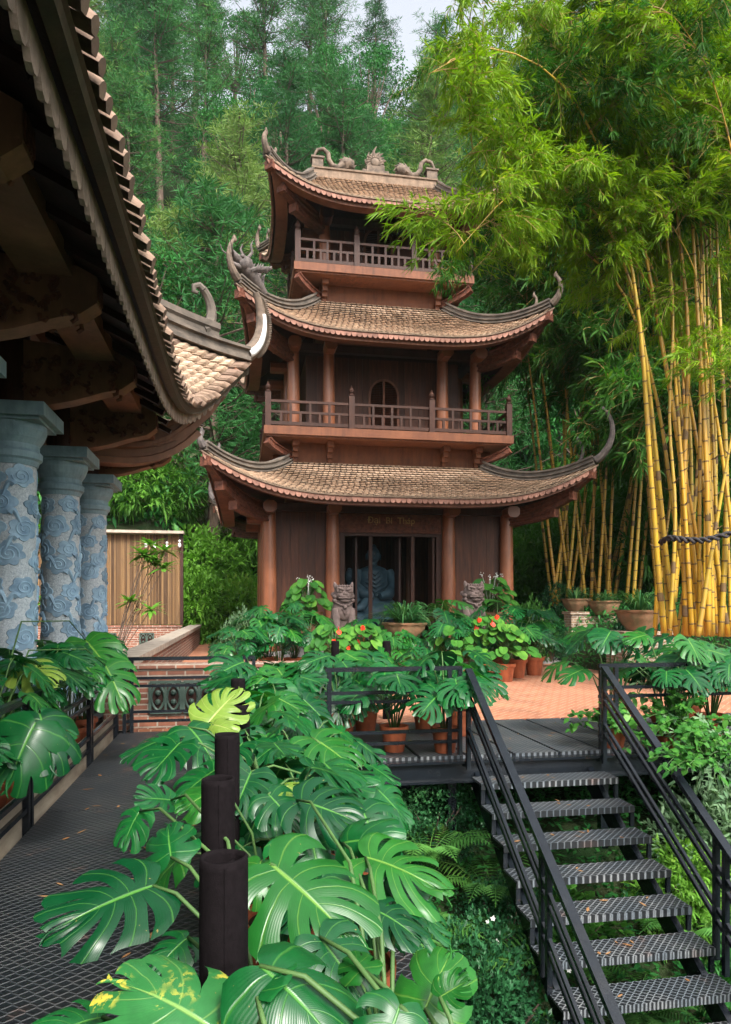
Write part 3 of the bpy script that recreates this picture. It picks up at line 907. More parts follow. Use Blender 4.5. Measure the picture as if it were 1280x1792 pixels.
def arched_window(yf, zf):
    o = MB()
    pts = [Vector((CX-0.46, yf-0.05, zf)), Vector((CX-0.46, yf-0.05, zf+1.4))]
    for k in range(1, 12):
        t = math.pi - math.pi*k/12
        pts.append(Vector((CX+0.46*math.cos(t), yf-0.05, zf+1.4+0.51*math.sin(t))))
    pts += [Vector((CX+0.46, yf-0.05, zf+1.4)), Vector((CX+0.46, yf-0.05, zf))]
    for a, c in zip(pts, pts[1:]): o.bar(a, c, 0.07, 0.06, up=(0,1,0))
    o.box(CX-0.035, CX+0.035, yf-0.07, yf-0.02, zf, zf+1.9)
    f = o.build('window_frame', M['beam'], pg)
    l = MB()
    for s_ in (-1, 1):
        z = zf+0.05
        while z < zf+1.82:
            hw = 0.42 if z < zf+1.4 else 0.42*math.sqrt(max(0, 1-((z-zf-1.4)/0.5)**2))
            x0, x1 = (CX+0.04, CX+hw) if s_ > 0 else (CX-hw, CX-0.04)
            if x1-x0 > 0.03: l.obox(((x0+x1)/2, yf+0.0, z), (x1-x0)/2, 0.022, 0.004, Matrix.Rotation(R(40), 3, 'X'))
            z += 0.055
    l.build('louvres', M['wood'], f)

def balcony(zs, hx, hy, zc, th=0.24):
    """slab with brackets, posts and two-tier railing"""
    b = MB()
    b.box(CX-hx, CX+hx, CY-hy, CY+hy, zs-th, zs)
    b.box(CX-hx+0.06, CX+hx-0.06, CY-hy+0.06, CY+hy-0.06, zs-th-0.05, zs-th-0.002)
    slb = b.build('balcony_slab', M['stucco'], pg)
    def post(x, y):
        p = MB()
        p.box(x-0.085, x+0.085, y-0.085, y+0.085, zs, zs+0.98)
        p.lathe([(0.05,0),(0.085,0.02),(0.085,0.06),(0.045,0.08),(0.075,0.12),(0.085,0.17),(0.06,0.22),(0.03,0.26),(0.035,0.29),(0.0,0.33)], (x, y, zs+0.98), 12)
        p.build('balcony_post', M['rail_wood'], pg)
    nbx = 3; nby = 2
    X = [CX-hx+0.12 + i*(2*hx-0.24)/nbx for i in range(nbx+1)]
    Y = [CY-hy+0.12 + i*(2*hy-0.24)/nby for i in range(nby+1)]
    for x in X: post(x, Y[0]); post(x, Y[-1])
    for y in Y[1:-1]: post(X[0], y); post(X[-1], y)
    def rail(p, q):
        b = MB(); p = Vector(p); q = Vector(q); d = (q-p).normalized()
        p = p + d*0.086; q = q - d*0.086; L = (q-p).length
        for z, h in ((0.10,0.10),(0.43,0.07),(0.74,0.07)):
            b.bar(p+Vector((0,0,z)), q+Vector((0,0,z)), 0.06, h)
        n = 7
        for i in range(1, n+1):
            c = p + d*(L*i/(n+1))
            b.bar(c+Vector((0,0,0.15)), c+Vector((0,0,0.395)), 0.062, 0.07, up=d)
        for i in range(1, 4):
            c = p + d*(L*i/4)
            b.bar(c+Vector((0,0,0.465)), c+Vector((0,0,0.705)), 0.062, 0.07, up=d)
        b.build('balustrade', M['rail_wood'], pg)
    for i in range(nbx):
        rail((X[i], Y[0], zs), (X[i+1], Y[0], zs)); rail((X[i], Y[-1], zs), (X[i+1], Y[-1], zs))
    for i in range(nby):
        rail((X[0], Y[i], zs), (X[0], Y[i+1], zs)); rail((X[-1], Y[i], zs), (X[-1], Y[i+1], zs))
    return slb

def corbels(z, wx, wy, ix, xs_):
    for x in xs_:
        b = MB()
        for k, (d, zz, hw) in enumerate(((0.50, 0, 0.10), (0.34, -0.15, 0.075), (0.22, -0.30, 0.085), (0.12,-0.42,0.06))):
            b.box(CX+x-hw, CX+x+hw, CY-wy-d, CY-wy-0.002, z+zz-0.15, z+zz)
        b.build('corbel', M['stucco'], pg)
    for yy in (-wy+0.3, 0, wy-0.3):
        for s_ in (-1, 1):
            b = MB()
            for k, (d, zz, hw) in enumerate(((0.50, 0, 0.10), (0.34, -0.15, 0.075), (0.22, -0.30, 0.085), (0.12,-0.42,0.06))):
                x0 = CX + s_*wx
                b.box(min(x0+s_*0.002, x0+s_*d), max(x0+s_*0.002, x0+s_*d), CY+yy-hw, CY+yy+hw, z+zz-0.15, z+zz)
            b.build('corbel', M['stucco'], pg)
    for sx_ in (-1, 1):
        c = MB()
        p0 = Vector((CX+sx_*wx, CY-wy, z-0.30)); p1 = Vector((CX+sx_*(wx+0.75), CY-wy-0.75, z-0.02))
        swept_strip(c, [p0, p0.lerp(p1,0.4)+Vector((0,0,-0.05)), p0.lerp(p1,0.8)+Vector((0,0,-0.05)), p1], (0.2, 0.2), -0.2)
        c.build('corner_bracket', M['carved'], pg)

# plinth and storeys
b = MB(); b.box(CX-4.3, CX+4.3, CY-3.2, CY+3.2, 0.152, 0.30)
b.build('plinth', M['greystone'], pg)
y1 = storey('ground', 0.30, 4.42, 3.64, 2.60, 1.78, 0.12, 'open', 0.215)
y2 = storey('middle', 6.85, 9.40, 2.88, 1.86, 1.80, 0.45, 'arch', 0.19)
y3 = storey('top', 12.12, 13.85, 1.83, 0.86, 1.83*0.98, 0.35, 'arch', 0.17)
arched_window(y2, 6.85); arched_window(y3, 12.12)
# upstands between roof and balcony
b = MB(); b.box(CX-2.92, CX+2.92, CY-1.92, CY+1.92, 5.2, 6.58); b.build('upstand_wall', M['stucco'], pg)
b = MB(); b.box(CX-1.98, CX+1.98, CY-1.0, CY+1.0, 10.6, 11.85); b.build('upstand_wall', M['stucco'], pg)
balcony(6.85, 3.80, 2.80, None); balcony(12.12, 2.86, 1.84, None)
corbels(6.55, 2.925, 1.925, 1.8, (-2.85, -1.8, 1.8, 2.85)); corbels(11.83, 1.985, 1.005, 1.8, (-1.85, 1.85))
# roofs
for rf, cw in ((R1, (3.64,2.60,4.42)), (R2, (2.88,1.86,9.35)), (R3, (1.83,0.86,13.8))):
    eave_work(rf, pg)
    for cn, sx_, sy_ in (('fl',-1,-1), ('fr',1,-1), ('bl',-1,1), ('br',1,1)):
        b = MB()
        corner_beams(rf, b, cn, (CX+sx_*cw[0], CY+sy_*cw[1], cw[2]))
        b.build('hip_beam', M['carved'], pg)
for rf, hs in ((R1, {'fl':0.30,'fr':1.35,'bl':0.9,'br':0.9}), (R2, {'fl':0.95,'fr':0.75,'bl':0.8,'br':0.8}), (R3, {'fl':0.48,'fr':0.55,'bl':0.75,'br':0.75})):
    for cn in ('fl','fr','bl','br'):
        o, cp, ov = hip_ridge_with_horn(rf, '', cn, pg, 0.20, 0.26, hs[cn], M['ridge'], M['horn'] if rf is not R1 else M['horn_d'])
        if rf is R2 and cn == 'fl':
            dragon_head(cp[2]+Vector((0,0,0.30)), ov, 0.85, M['horn_d'], pg)
# main ridge
b = MB()
b.box(CX-2.1, CX+2.1, CY-0.11, CY+0.11, 15.75, 16.07); b.box(CX-2.15, CX+2.15, CY-0.15, CY+0.15, 16.071, 16.13)
b.build('main_ridge', M['ridge_l'], pg)
b = MB()
# flaming pearl: disc ringed by flames
ZR = 16.13; b.ball((CX, CY, ZR+0.38), 0.17, 1, 0.7, 1, 14)
b.box(CX-0.30, CX+0.30, CY-0.13, CY+0.13, ZR, ZR+0.22); b.box(CX-0.45, CX+0.45, CY-0.10, CY+0.10, ZR+0.001, ZR+0.10)
for k in range(15):
    a = R(-50 + 280*k/14); ca, sa = math.cos(a), math.sin(a)
    L = 0.19 + (0.17 if k == 7 else 0.06*(k % 2))
    p0 = Vector((CX+0.17*ca, CY, ZR+0.38+0.17*sa)); p1 = p0 + Vector((ca*L*0.6-sa*0.06, 0, sa*L*0.6+ca*0.06)); p2 = p0 + Vector((ca*L*0.8+sa*0.05, 0, sa*L+0.04))
    b.tube([p0, p1, p2], [0.065, 0.05, 0.012], 6)
b.build('flaming_pearl', M['horn'], pg, smooth=True, auto=40)
for s_ in (-1, 1):
    b = MB()
    bx = CX + s_*1.95
    b.box(bx-0.18, bx+0.18, CY-0.14, CY+0.14, 16.13, 16.40); b.box(bx-0.22, bx+0.22, CY-0.18, CY+0.18, 16.401, 16.46)
    # s-curved body
    pts = [Vector((bx - s_*t, CY, 16.17+z*0.85)) for t, z in ((-0.1,0.45),(0.0,0.68),(0.2,0.74),(0.36,0.58),(0.38,0.34),(0.50,0.12),(0.68,0.06),(0.85,0.16),(1.0,0.24))]
    b.tube(pts, [0.04,0.055,0.065,0.075,0.085,0.09,0.10,0.14,0.12], 9)
    b.ball(pts[-1], 0.19, 1.2, 0.9, 1.0, 10, jit=0.7)
    for k in range(10):
        a = R(20+36*k); c = pts[-1]
        b.tube([c, c+Vector((0.24*math.cos(a), 0.05, 0.22*math.sin(a))), c+Vector((0.32*math.cos(a+0.4), 0.05, 0.30*math.sin(a+0.4)))], [0.08,0.05,0.01], 6)
    b.build('ridge_dragon', M['horn'], pg, smooth=True, auto=50)

# entrance: carved lintel with the temple name, door frame, open interior
zt = 4.42
b = MB(); b.box(CX-1.56, CX+1.56, y1-0.10, y1-0.035, zt-0.60, zt-0.05)
random.seed(5)
for k in range(110):
    x = CX-1.5+3.0*random.random(); z = zt-0.55+0.46*random.random()
    if abs(x-CX) < 0.85 and z > zt-0.36: continue
    a = random.random()*6.28; r_ = 0.05+0.06*random.random()
    pts = [Vector((x + r_*math.cos(a+t)*t*0.5, y1-0.11, z + r_*math.sin(a+t)*t*0.3)) for t in (0,1,2,3)]
    b.tube(pts, [0.02,0.022,0.018,0.008], 5)
lt = b.build('carved_lintel', M['carved'], pg)
tc = bpy.data.curves.new('temple_name', 'FONT'); tc.body = "\u0110\u1ea1i  Bi  Th\u00e1p"; tc.size = 0.27; tc.extrude = 0.012; tc.align_x = 'CENTER'
to = bpy.data.objects.new('temple_name', tc); COL.objects.link(to)
bpy.context.view_layer.update()
dg = bpy.context.evaluated_depsgraph_get()
tm = bpy.data.meshes.new_from_object(to.evaluated_get(dg))
bpy.data.objects.remove(to)
tm.transform(Matrix.Translation((CX, y1-0.122, zt-0.32)) @ Matrix.Rotation(R(90), 4, 'X'))
tm.transform(Matrix.Translation(-pg.location))
tm.materials.clear(); tm.materials.append(M['gold'])
to = bpy.data.objects.new('temple_name', tm); COL.objects.link(to); to.parent = lt
for x in (-1.50, 1.50):
    b = MB(); b.box(CX+x-0.09, CX+x+0.09, y1-0.07, y1+0.06, 0.30, zt-0.62); b.build('door_frame', M['rail_wood'], pg)
for x in (-0.62, 0.68):
    b = MB(); b.box(CX+x-0.055, CX+x+0.055, y1-0.04, y1+0.04, 0.30, zt-0.70); b.build('door_mullion', M['rail_wood'], pg)
b = MB(); b.box(CX-1.41, CX+1.41, y1-0.08, y1+0.05, zt-0.70, zt-0.62); b.build('door_head', M['rail_wood'], pg)
b = MB(); b.box(CX+1.30, CX+1.36, y1-0.03, y1+0.5, 0.30, zt-0.7); b.build('open_door_leaf', M['rail_wood'], pg)
for x in (-1.0, 0.35):
    b = MB(); b.box(CX+x-0.03, CX+x+0.03, y1+0.30, y1+0.9, 0.30, zt-0.72); b.build('open_door_leaf', M['wood_d'], pg)
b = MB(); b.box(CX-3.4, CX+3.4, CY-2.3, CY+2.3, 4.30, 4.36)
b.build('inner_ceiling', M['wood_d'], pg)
# seated robed figures inside
def seated(x, y, z, s, label):
    t = empty('seated_statue', (x, y, z), label, 'statue', 'robed statues inside the pagoda')
    b = MB(); P = lambda a, c, d: (x+a*s, y+c*s, z+d*s)
    rows = [(0.0,0.62,0.50),(0.10,0.66,0.52),(0.22,0.60,0.46),(0.34,0.42,0.34),(0.50,0.33,0.24),(0.75,0.34,0.22),(0.92,0.36,0.20),(1.02,0.26,0.17),(1.08,0.10,0.10)]
    vs = []; n = 28
    for zz, rx, ry in rows:
        for k in range(n):
            a = 2*math.pi*k/n; q = 1 + 0.035*math.sin(7*a + zz*5)
            vs.append(P(rx*math.cos(a)*q, ry*math.sin(a)*q, zz))
    fs = [(i*n+k, i*n+(k+1)%n, (i+1)*n+(k+1)%n, (i+1)*n+k) for i in range(len(rows)-1) for k in range(n)] + [tuple(range(n-1,-1,-1)), tuple((len(rows)-1)*n+k for k in range(n))]
    b.add(vs, fs)
    for s_ in (-1, 1):
        b.tube([P(0.32*s_,0,0.95), P(0.44*s_,-0.12,0.66), P(0.26*s_,-0.36,0.46), P(0.06*s_,-0.44,0.42)], [0.12*s,0.13*s,0.12*s,0.07*s], 10)
        b.tube([P(0.12*s_,-0.30,0.14), P(0.52*s_,-0.22,0.15), P(0.60*s_,0.05,0.14)], [0.13*s,0.15*s,0.14*s], 10)
    for k in range(6):   # drape folds hanging over the chest
        w_ = 0.10+0.035*k; zz = 0.95-0.075*k
        b.tube([P(-w_, -0.19-0.012*k, zz), P(0, -0.235-0.02*k, zz-0.09-0.015*k), P(w_, -0.19-0.012*k, zz)], 0.016*s, 6)
    b.build('robe', M['robe'], t, smooth=True, auto=60)
    b = MB()
    b.tube([P(0,0,1.06), P(0,-0.01,1.18)], 0.085*s, 10)
    b.ball(P(0,-0.01,1.30), 0.155*s, 0.92, 1, 1.2, 16)
    b.ball(P(0,0.01,1.47), 0.075*s, n=10)
    b.tube([P(0,-0.15,1.33), P(0,-0.185,1.27), P(0,-0.15,1.255)], [0.012*s,0.026*s,0.012*s], 6)
    for s_ in (-1,1):
        b.ball(P(0.15*s_,0,1.27), 0.05*s, 0.4, 0.7, 1.5, 8)
        b.ball(P(0.055*s_,-0.135,1.33), 0.022*s, 1.3, 0.6, 0.6, 8)
    b.ball(P(0,-0.15,1.215), 0.03*s, 1.4, 0.5, 0.4, 8)
    b.build('head', M['robe'], t, smooth=True)
    b = MB(); b.lathe([(0.5*s,-0.75),(0.56*s,-0.7),(0.45*s,-0.55),(0.45*s,-0.30),(0.6*s,-0.16),(0.68*s,-0.08),(0.62*s,0.0)], (x, y, z), 24)
    b.build('lotus_base', M['robe'], t, smooth=True, auto=40)
seated(CX-1.08, y1+1.1, 1.05, 1.15, 'blue-grey robed statue seated inside the doorway on the far left')
seated(CX-0.25, y1+1.5, 1.30, 1.50, 'larger pale blue robed statue seated inside behind the middle of the doorway')
b = MB()
b.lathe([(0.10,0),(0.15,0.05),(0.16,0.2),(0.12,0.26)], (CX-1.12, y1+0.45, 0.95), 14); 
for k in range(4): b.ball((CX-1.18+0.07*(k%2), y1+0.38+0.07*(k//2), 1.22), 0.06, n=8)
b.box(CX-1.4, CX-0.75, y1+0.3, y1+0.65, 0.30, 0.949)
b.build('offering_table', M['red'], smooth=False, label='small red offering stand with red fruit inside the left of the pagoda doorway', cat='offering stand')
# ------------------------------------------------------------------ pavilion with stone pillars on the left
random.seed(11)
M['pbeam'] = simple('pavilion_brown_beam', (0.24,0.115,0.065), (0.13,0.062,0.038), 2.5, 0.6, 0.25, grime=0.6)  # mottled brown tone of the pavilion beams, with grime streaks
M['eave'] = simple('grey_brown_eave_tile', (0.27,0.20,0.155), (0.13,0.098,0.072), 9, 0.7, 0.6, rnd=0.5, bscale=40)
pv = empty('pavilion', (-2.2, 7.7, 0), 'dark pavilion on the left with carved blue stone pillars and an upturned tiled roof', 'pavilion')
RL = Roof(-6.25, 0.0, 5.50, 11.2, 0.3, 6.0, 4.10, 8.1, 1.55, 0.85, 4.0, 14.0, 0.4)
def big_tiles(rf, side, ulo, vmax, tw, rl, name):
    mb = MB()
    half = rf.half(side); nu = int(2*half/tw); nv = int(rf.slope_len(side)*vmax/rl)
    for i in range(nu):
        u = -1 + 2*(i+0.5)/nu
        if u < ulo: continue
        # one long rope like row of overlapping tiles, running up the slope
        for j in range(nv):
            v0 = vmax*j/nv; v1 = vmax*(j+1.35)/nv
            sc_ = 1.0
            uu0, uu1 = u, u
            A = rf.pt(side, uu1, v1, 0.015); B = rf.pt(side, uu0, v0, 0.035)
            du = 1.0/nu
            wv = (rf.pt(side, min(1,u+du), v0) - rf.pt(side, max(-1,u-du), v0)) * 0.41
            nr = rf.normal(side, u, max(v0, 0.02))
            if j == 0:
                o_ = (rf.pt(side, u, 0) - rf.pt(side, u, 0.03)).normalized()
                B = B + o_*random.uniform(0.11,0.17) + Vector((0,0,random.uniform(0.01,0.05)))
            n = 6; vs = []
            for P, h in ((A, 0.04), (B.lerp(A, 0.35), 0.085), (B, 0.055)):
                for k in range(n+1):
                    a = math.pi*k/n
                    vs.append(P + wv*math.cos(a)*0.98 + nr*h*math.sin(a))
            vs.append(B - nr*0.02)
            fs = []
            for r_ in range(2):
                for k in range(n): fs.append((r_*(n+1)+k, r_*(n+1)+k+1, (r_+1)*(n+1)+k+1, (r_+1)*(n+1)+k))
            last = 2*(n+1); c = len(vs)-1
            for k in range(n): fs.append((last+k, last+k+1, c))
            mb.add(vs, fs, min(1, max(0, random.gauss(0.45, 0.25))) if j > 0 else random.uniform(0, 0.12))  # eave course kept to dark tones: its backlit shade set in the colour
    return mb.build(name, M['tile'], pv, smooth=False)
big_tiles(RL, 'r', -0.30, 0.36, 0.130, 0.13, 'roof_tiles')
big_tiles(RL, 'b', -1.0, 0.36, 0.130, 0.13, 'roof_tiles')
b = MB()
for sd_ in 'flrb': RL.sheet(b, sd_, -0.01, nu=80)
for sd_ in 'flrb': RL.sheet(b, sd_, -0.07, nu=80, v0=0.004)
b.build('roof_boarding', M['wood_d'], pv)
b = MB(); RL.sweep(b, 'r', [(0.060,-0.01),(0.070,-0.03),(0.050,-0.045),(0.035,-0.10),(0.043,-0.115),(-0.025,-0.12),(-0.03,-0.02),(-0.015,-0.02),(-0.015,-0.095),(0.02,-0.095),(0.035,-0.02)], 120)
RL.sweep(b, 'b', [(0.085,-0.02),(0.085,-0.04),(0.055,-0.165),(-0.055,-0.175),(-0.06,-0.02)], 60)
b.build('gutter', M['gutter'], pv)
b = MB(); RL.scallops(b, 'r', 0.165, drop=0.05, out=-0.08, hang=0.20); RL.scallops(b, 'b', 0.165, drop=0.10, out=-0.12, hang=0.20)
b.build('scallop_trim', M['eave'], pv)
# corner hip beams and soffit boards
for k, (zz, t) in enumerate(((0,1.0), (-0.24,0.72))):
    b = MB()
    tip = RL.pt('b', -1, 0.02, -0.2)
    inn = Vector((-2.2, 10.9, 3.95+zz)); pts = []
    for i in range(10):
        q = i/9*t
        p = inn.lerp(tip, q); p.z = inn.z + (tip.z-inn.z)*q**3.2
        pts.append(p)
    swept_strip(b, pts, (0.34, 0.30))
    b.build('hip_beam', M['pbeam'], pv)
b = MB()
cp = RL.hip('br', 30, 0.0, 0.97, 0.03)
seq = list(reversed(cp))
swept_strip(b, seq, (0.30, 0.22))
swept_strip(b, seq[:-2], (0.20, 0.46))
hr = b.build('hip_ridge', M['ridge'], pv)
ov = cp[0]-cp[3]; ov.z = 0; ov.normalize()
b = MB()
hp = horn_pts(cp[0]+Vector((0,0,0.12)), ov, 1.05, 0.2)
def band(b, pts, w_, t_):
    for i in range(len(pts)-1):
        b.bar(pts[i], pts[i+1]+(pts[i+1]-pts[i])*0.12, w_*(1-0.4*i/len(pts)), t_, up=ov.cross(Vector((0,0,1))))
b.tube(hp, [0.14*(1-0.6*i/(len(hp)-1)) for i in range(len(hp))], 10)
b.build('horn', M['horn'], hr, smooth=True, auto=40); b = MB()
hp2 = horn_pts(cp[3]+Vector((0,0,0.30)), ov, 0.62, 1.0)
b.tube(hp2, [0.10*(1-0.4*i/(len(hp2)-1)) for i in range(len(hp2))], 8)
e = hp2[-1]
b.tube([e, e+Vector((-0.06,-0.03,0.05)), e+Vector((-0.14,-0.05,0.02)), e+Vector((-0.14,-0.05,-0.06)), e+Vector((-0.08,-0.03,-0.07))], [0.06,0.055,0.05,0.04,0.03], 8)
b.build('inner_horn', M['ridge'], hr, smooth=True, auto=40); b = MB()
# spiny mane outside the horn
for i in range(2, len(hp)-1):
    for k in range(3):
        d = (hp[i+1]-hp[i-1]).normalized(); o2 = ov*1.0 - d*0.2
        o2 = (ov - d*(ov.dot(d))).normalized() if (ov - d*(ov.dot(d))).length > 0.1 else -ov
        if d.z > 0.3: o2 = Vector((ov.x, ov.y, -0.3))
        sgn = 1
        p0 = hp[i] + (hp[i+1]-hp[i])*k/3
        b.tube([p0, p0+o2*0.17, p0+o2*0.26+Vector((0,0,0.07))], [0.05,0.03,0.006], 5)
b.build('mane', M['horn'], hr, smooth=True, auto=40)
b = MB()
for s_ in (-1, 1):
    sv = ov.cross(Vector((0,0,1)))*s_
    pp = [p + sv*0.10*(1-0.55*i/(len(hp)-1)) for i, p in enumerate(hp[:11])]
    b.tube(pp, [0.075*(1-0.5*i/10) for i in range(11)], 8)
b.build('mosaic_band', M['white'], hr, smooth=True)
# qilin like ornament climbing on the ridge
b = MB(); q = cp[9] + Vector((0,0,0.45))
P = lambda a, s_, z: q + ov*a + ov.cross(Vector((0,0,1)))*s_ + Vector((0,0,z))
b.tube([P(-0.25,0,-0.1), P(-0.28,0,0.2), P(-0.16,0,0.42), P(0.05,0,0.44), P(0.18,0,0.30), P(0.20,0,0.08), P(0.30,0,-0.06)], [0.09,0.10,0.11,0.11,0.11,0.09,0.06], 10)
for k in range(7): b.tube([P(-0.22+0.07*k,0,0.42), P(-0.25+0.07*k,0,0.56), P(-0.31+0.07*k,0,0.60)], [0.05,0.03,0.008], 5)
for s_ in (-1,1):
    b.tube([P(-0.2,0.08*s_,0.0), P(-0.1,0.14*s_,-0.05), P(-0.02,0.14*s_,-0.12)], [0.06,0.05,0.05], 7)
    b.tube([P(0.2,0.07*s_,0.05), P(0.32,0.12*s_,0.0), P(0.38,0.12*s_,-0.1)], [0.06,0.05,0.04], 7)
b.tube([P(0.34,0,-0.05), P(0.45,0,0.05), P(0.47,0,0.18), P(0.60,0,0.26)], [0.07,0.06,0.04,0.01], 7)
b.build('ridge_beast', M['white'], pv, smooth=True, auto=50)
b = MB(); q2 = q + Vector((0,0,0.62)) - ov*0.15
b.tube([q2+Vector((0,0,-0.15)), q2+Vector((0.03,0,0.02)), q2+Vector((-0.02,0,0.16)), q2+Vector((0.10,0,0.26)), q2+Vector((0.06,0,0.42))], [0.12,0.12,0.09,0.06,0.01], 8)
for k in range(9):
    a = R(40*k); b.tube([q2, q2+Vector((0.17*math.cos(a),0.02,0.15*math.sin(a))), q2+Vector((0.24*math.cos(a+.5),0.02,0.22*math.sin(a+.5)))], [0.06,0.04,0.01], 5)
b.build('ridge_beast_mane', M['horn_d'], pv, smooth=True, auto=50)

COLY = (3.9, 5.8, 7.72, 9.72, 11.62)
COLX = -2.25
def cloud_relief(b, cx_, cy_, r, z0, z1, seed):
    rg = random.Random(seed)
    def mp(s_, z, d): 
        a = s_/r
        return Vector((cx_ + (r+d)*math.cos(a), cy_ + (r+d)*math.sin(a), z))
    z = z0 + 0.12; row = 0
    circ = 2*math.pi*r
    while z < z1 - 0.12:
        n = 4
        for k in range(n):
            s0 = circ*(k + 0.5*(row % 2) + rg.uniform(-0.12,0.12))/n
            Rr = rg.uniform(0.115, 0.16); zz = z + rg.uniform(-0.05,0.05)
            ph = rg.random()*6.28; lob = rg.choice((5,6,7)); N = 42
            def rad(a): return Rr*(0.80 + 0.26*abs(math.sin(lob*a/2+ph)))*(1.0 if math.sin(a) > -0.3 else 0.92)
            rim = [(s0+rad(2*math.pi*i/N)*math.cos(2*math.pi*i/N)*1.12, zz+rad(2*math.pi*i/N)*math.sin(2*math.pi*i/N)*0.92) for i in range(N)]
            vs = [mp(x, y_, -0.004) for x, y_ in rim] + [mp(s0+(x-s0)*0.95, zz+(y_-zz)*0.95, 0.011) for x, y_ in rim] + [mp(s0+(x-s0)*0.62, zz+(y_-zz)*0.62, 0.008) for x, y_ in rim] + [mp(s0, zz, 0.014)]
            fs = []
            for ring in range(2):
                for i in range(N): fs.append((ring*N+i, ring*N+(i+1)%N, (ring+1)*N+(i+1)%N, (ring+1)*N+i))
            for i in range(N): fs.append((2*N+i, 2*N+(i+1)%N, 3*N))
            b.cur = 0; b.add(vs, fs, rg.random())
            # spiral
            dr = rg.choice((-1, 1)); pts = []
            for i in range(34):
                t = i/33; a = ph + dr*t*2*math.pi*1.9; q = Rr*(0.08+0.60*t)
                pts.append(mp(s0+q*math.cos(a), zz+q*math.sin(a)*0.9, 0.010))
            b.tube(pts, 0.009, 5, rnd=0.9)
            # tail
            if rg.random() < 0.75:
                pts = []; w_ = []
                for i in range(12):
                    t = i/11
                    pts.append(mp(s0+dr*(Rr*0.5+0.16*t), zz-Rr*0.7-0.10*t+0.05*math.sin(t*6), 0.004)); w_.append(0.035*(1-t)+0.004)
                b.tube(pts, w_, 6, rnd=0.6)
        z += 0.255; row += 1
M['cloud'] = simple('blue_carved_cloud_stone', (0.28,0.41,0.50), (0.11,0.19,0.27), 7, 0.5, 0.25, rnd=0.45)
for ci, cy_ in enumerate(COLY):
    b = MB(); r = 0.225
    b.lathe([(r+0.02,0.32),(r+0.01,0.36),(r,0.45),(r,3.05),(r+0.01,3.08),(r+0.045,3.10),(r+0.045,3.16),(r+0.015,3.18),(r+0.015,3.24),(r+0.06,3.30),(r+0.09,3.38),(r+0.09,3.44),(r+0.05,3.47)], (COLX, cy_, 0), 40)
    b.lathe([(r+0.10,0.0),(r+0.13,0.05),(r+0.14,0.14),(r+0.09,0.2),(r+0.09,0.24),(r+0.04,0.32)], (COLX, cy_, 0), 32)
    sh = b.build('stone_pillar', M['bstone'], pv, smooth=True, auto=35)
    b = MB(); b.box(COLX-0.40, COLX+0.40, cy_-0.40, cy_+0.40, 3.47, 3.60); b.box(COLX-0.34, COLX+0.34, cy_-0.34, cy_+0.34, 3.44, 3.469)
    b.lathe([(r+0.012,3.03),(r+0.03,3.08),(r+0.055,3.10),(r+0.06,3.16),(r+0.03,3.19),(r+0.03,3.24),(r+0.07,3.30),(r+0.10,3.38),(r+0.10,3.439)], (COLX, cy_, 0), 40)
    b.build('capital', M['cap'], sh)
    b = MB(); cloud_relief(b, COLX, cy_, r, 0.45, 3.0, 100+ci)
    b.build('cloud_relief', M['cloud'], sh, smooth=True, auto=50)
    b = MB(); b.lathe([(0.17,3.60),(0.165,4.9)], (COLX, cy_, 0), 20)
    b.build('timber_post', M['wood'], pv, smooth=True, auto=60)
    # carved bracket arm reaching out under the eave
    b = MB()
    ol = [(0.0,3.62),(0.25,3.63),(0.55,3.70),(0.85,3.80),(1.02,3.84),(1.14,3.93),(1.14,4.13),(1.0,4.20),(0.0,4.30)]
    b.prism(ol, (COLX+0.05, cy_-0.10, 0), (1,0,0), (0,0,1), (0,0.20,0))
    b.cur = 1; rg = random.Random(ci)
    for k in range(46):
        x = rg.uniform(0.05, 1.0); z = rg.uniform(3.72+0.1*x, 4.12); a = rg.random()*6; q = 0.05
        for yy in (cy_-0.102, cy_+0.102):
            pts = [(COLX+0.05+x+q*math.cos(a+t)*(1-t/5), yy, z+q*math.sin(a+t)*(1-t/5)) for t in (0,1,2,3,4)]
            b.tube(pts, [0.018,0.02,0.018,0.014,0.008], 5)
    for k in range(6):
        b.box(COLX+1.191, COLX+1.203, cy_-0.085+0.03*k, cy_-0.067+0.03*k, 3.96, 4.10)
    b.build('bracket_arm', [M['pbeam'], M['carved']], pv)
for (x0, x1, z0, z1) in ((-1.62,-1.24,4.12,4.34), (-3.2,-2.9,4.9,5.15), (-2.38,-2.12,4.50,4.82)):
    b = MB(); b.box(x0, x1, -6, 11.3 if x0 > -2 else 11.9, z0, z1); b.build('purlin', M['pbeam'], pv)
for k in range(28):
    y = -3 + 0.5*k
    b = MB(); b.bar((-0.95, y, 4.10), (-3.4, y, 5.28), 0.09, 0.06); b.build('rafter', M['wood_d'], pv)
b = MB(); b.box(-8.5, -3.3, -6, 11.8, 5.3, 5.36)
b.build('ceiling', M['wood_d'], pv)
b = MB(); b.box(-6.6, -6.5, -6, 11.6, 0, 5.29)
b.build('rear_wall', M['wood'], pv)
b = MB(); b.box(-8.5, -1.96, -6, 12.3, -0.06, 0.02)
b.build('pavilion_floor', M['greystone'], pv)

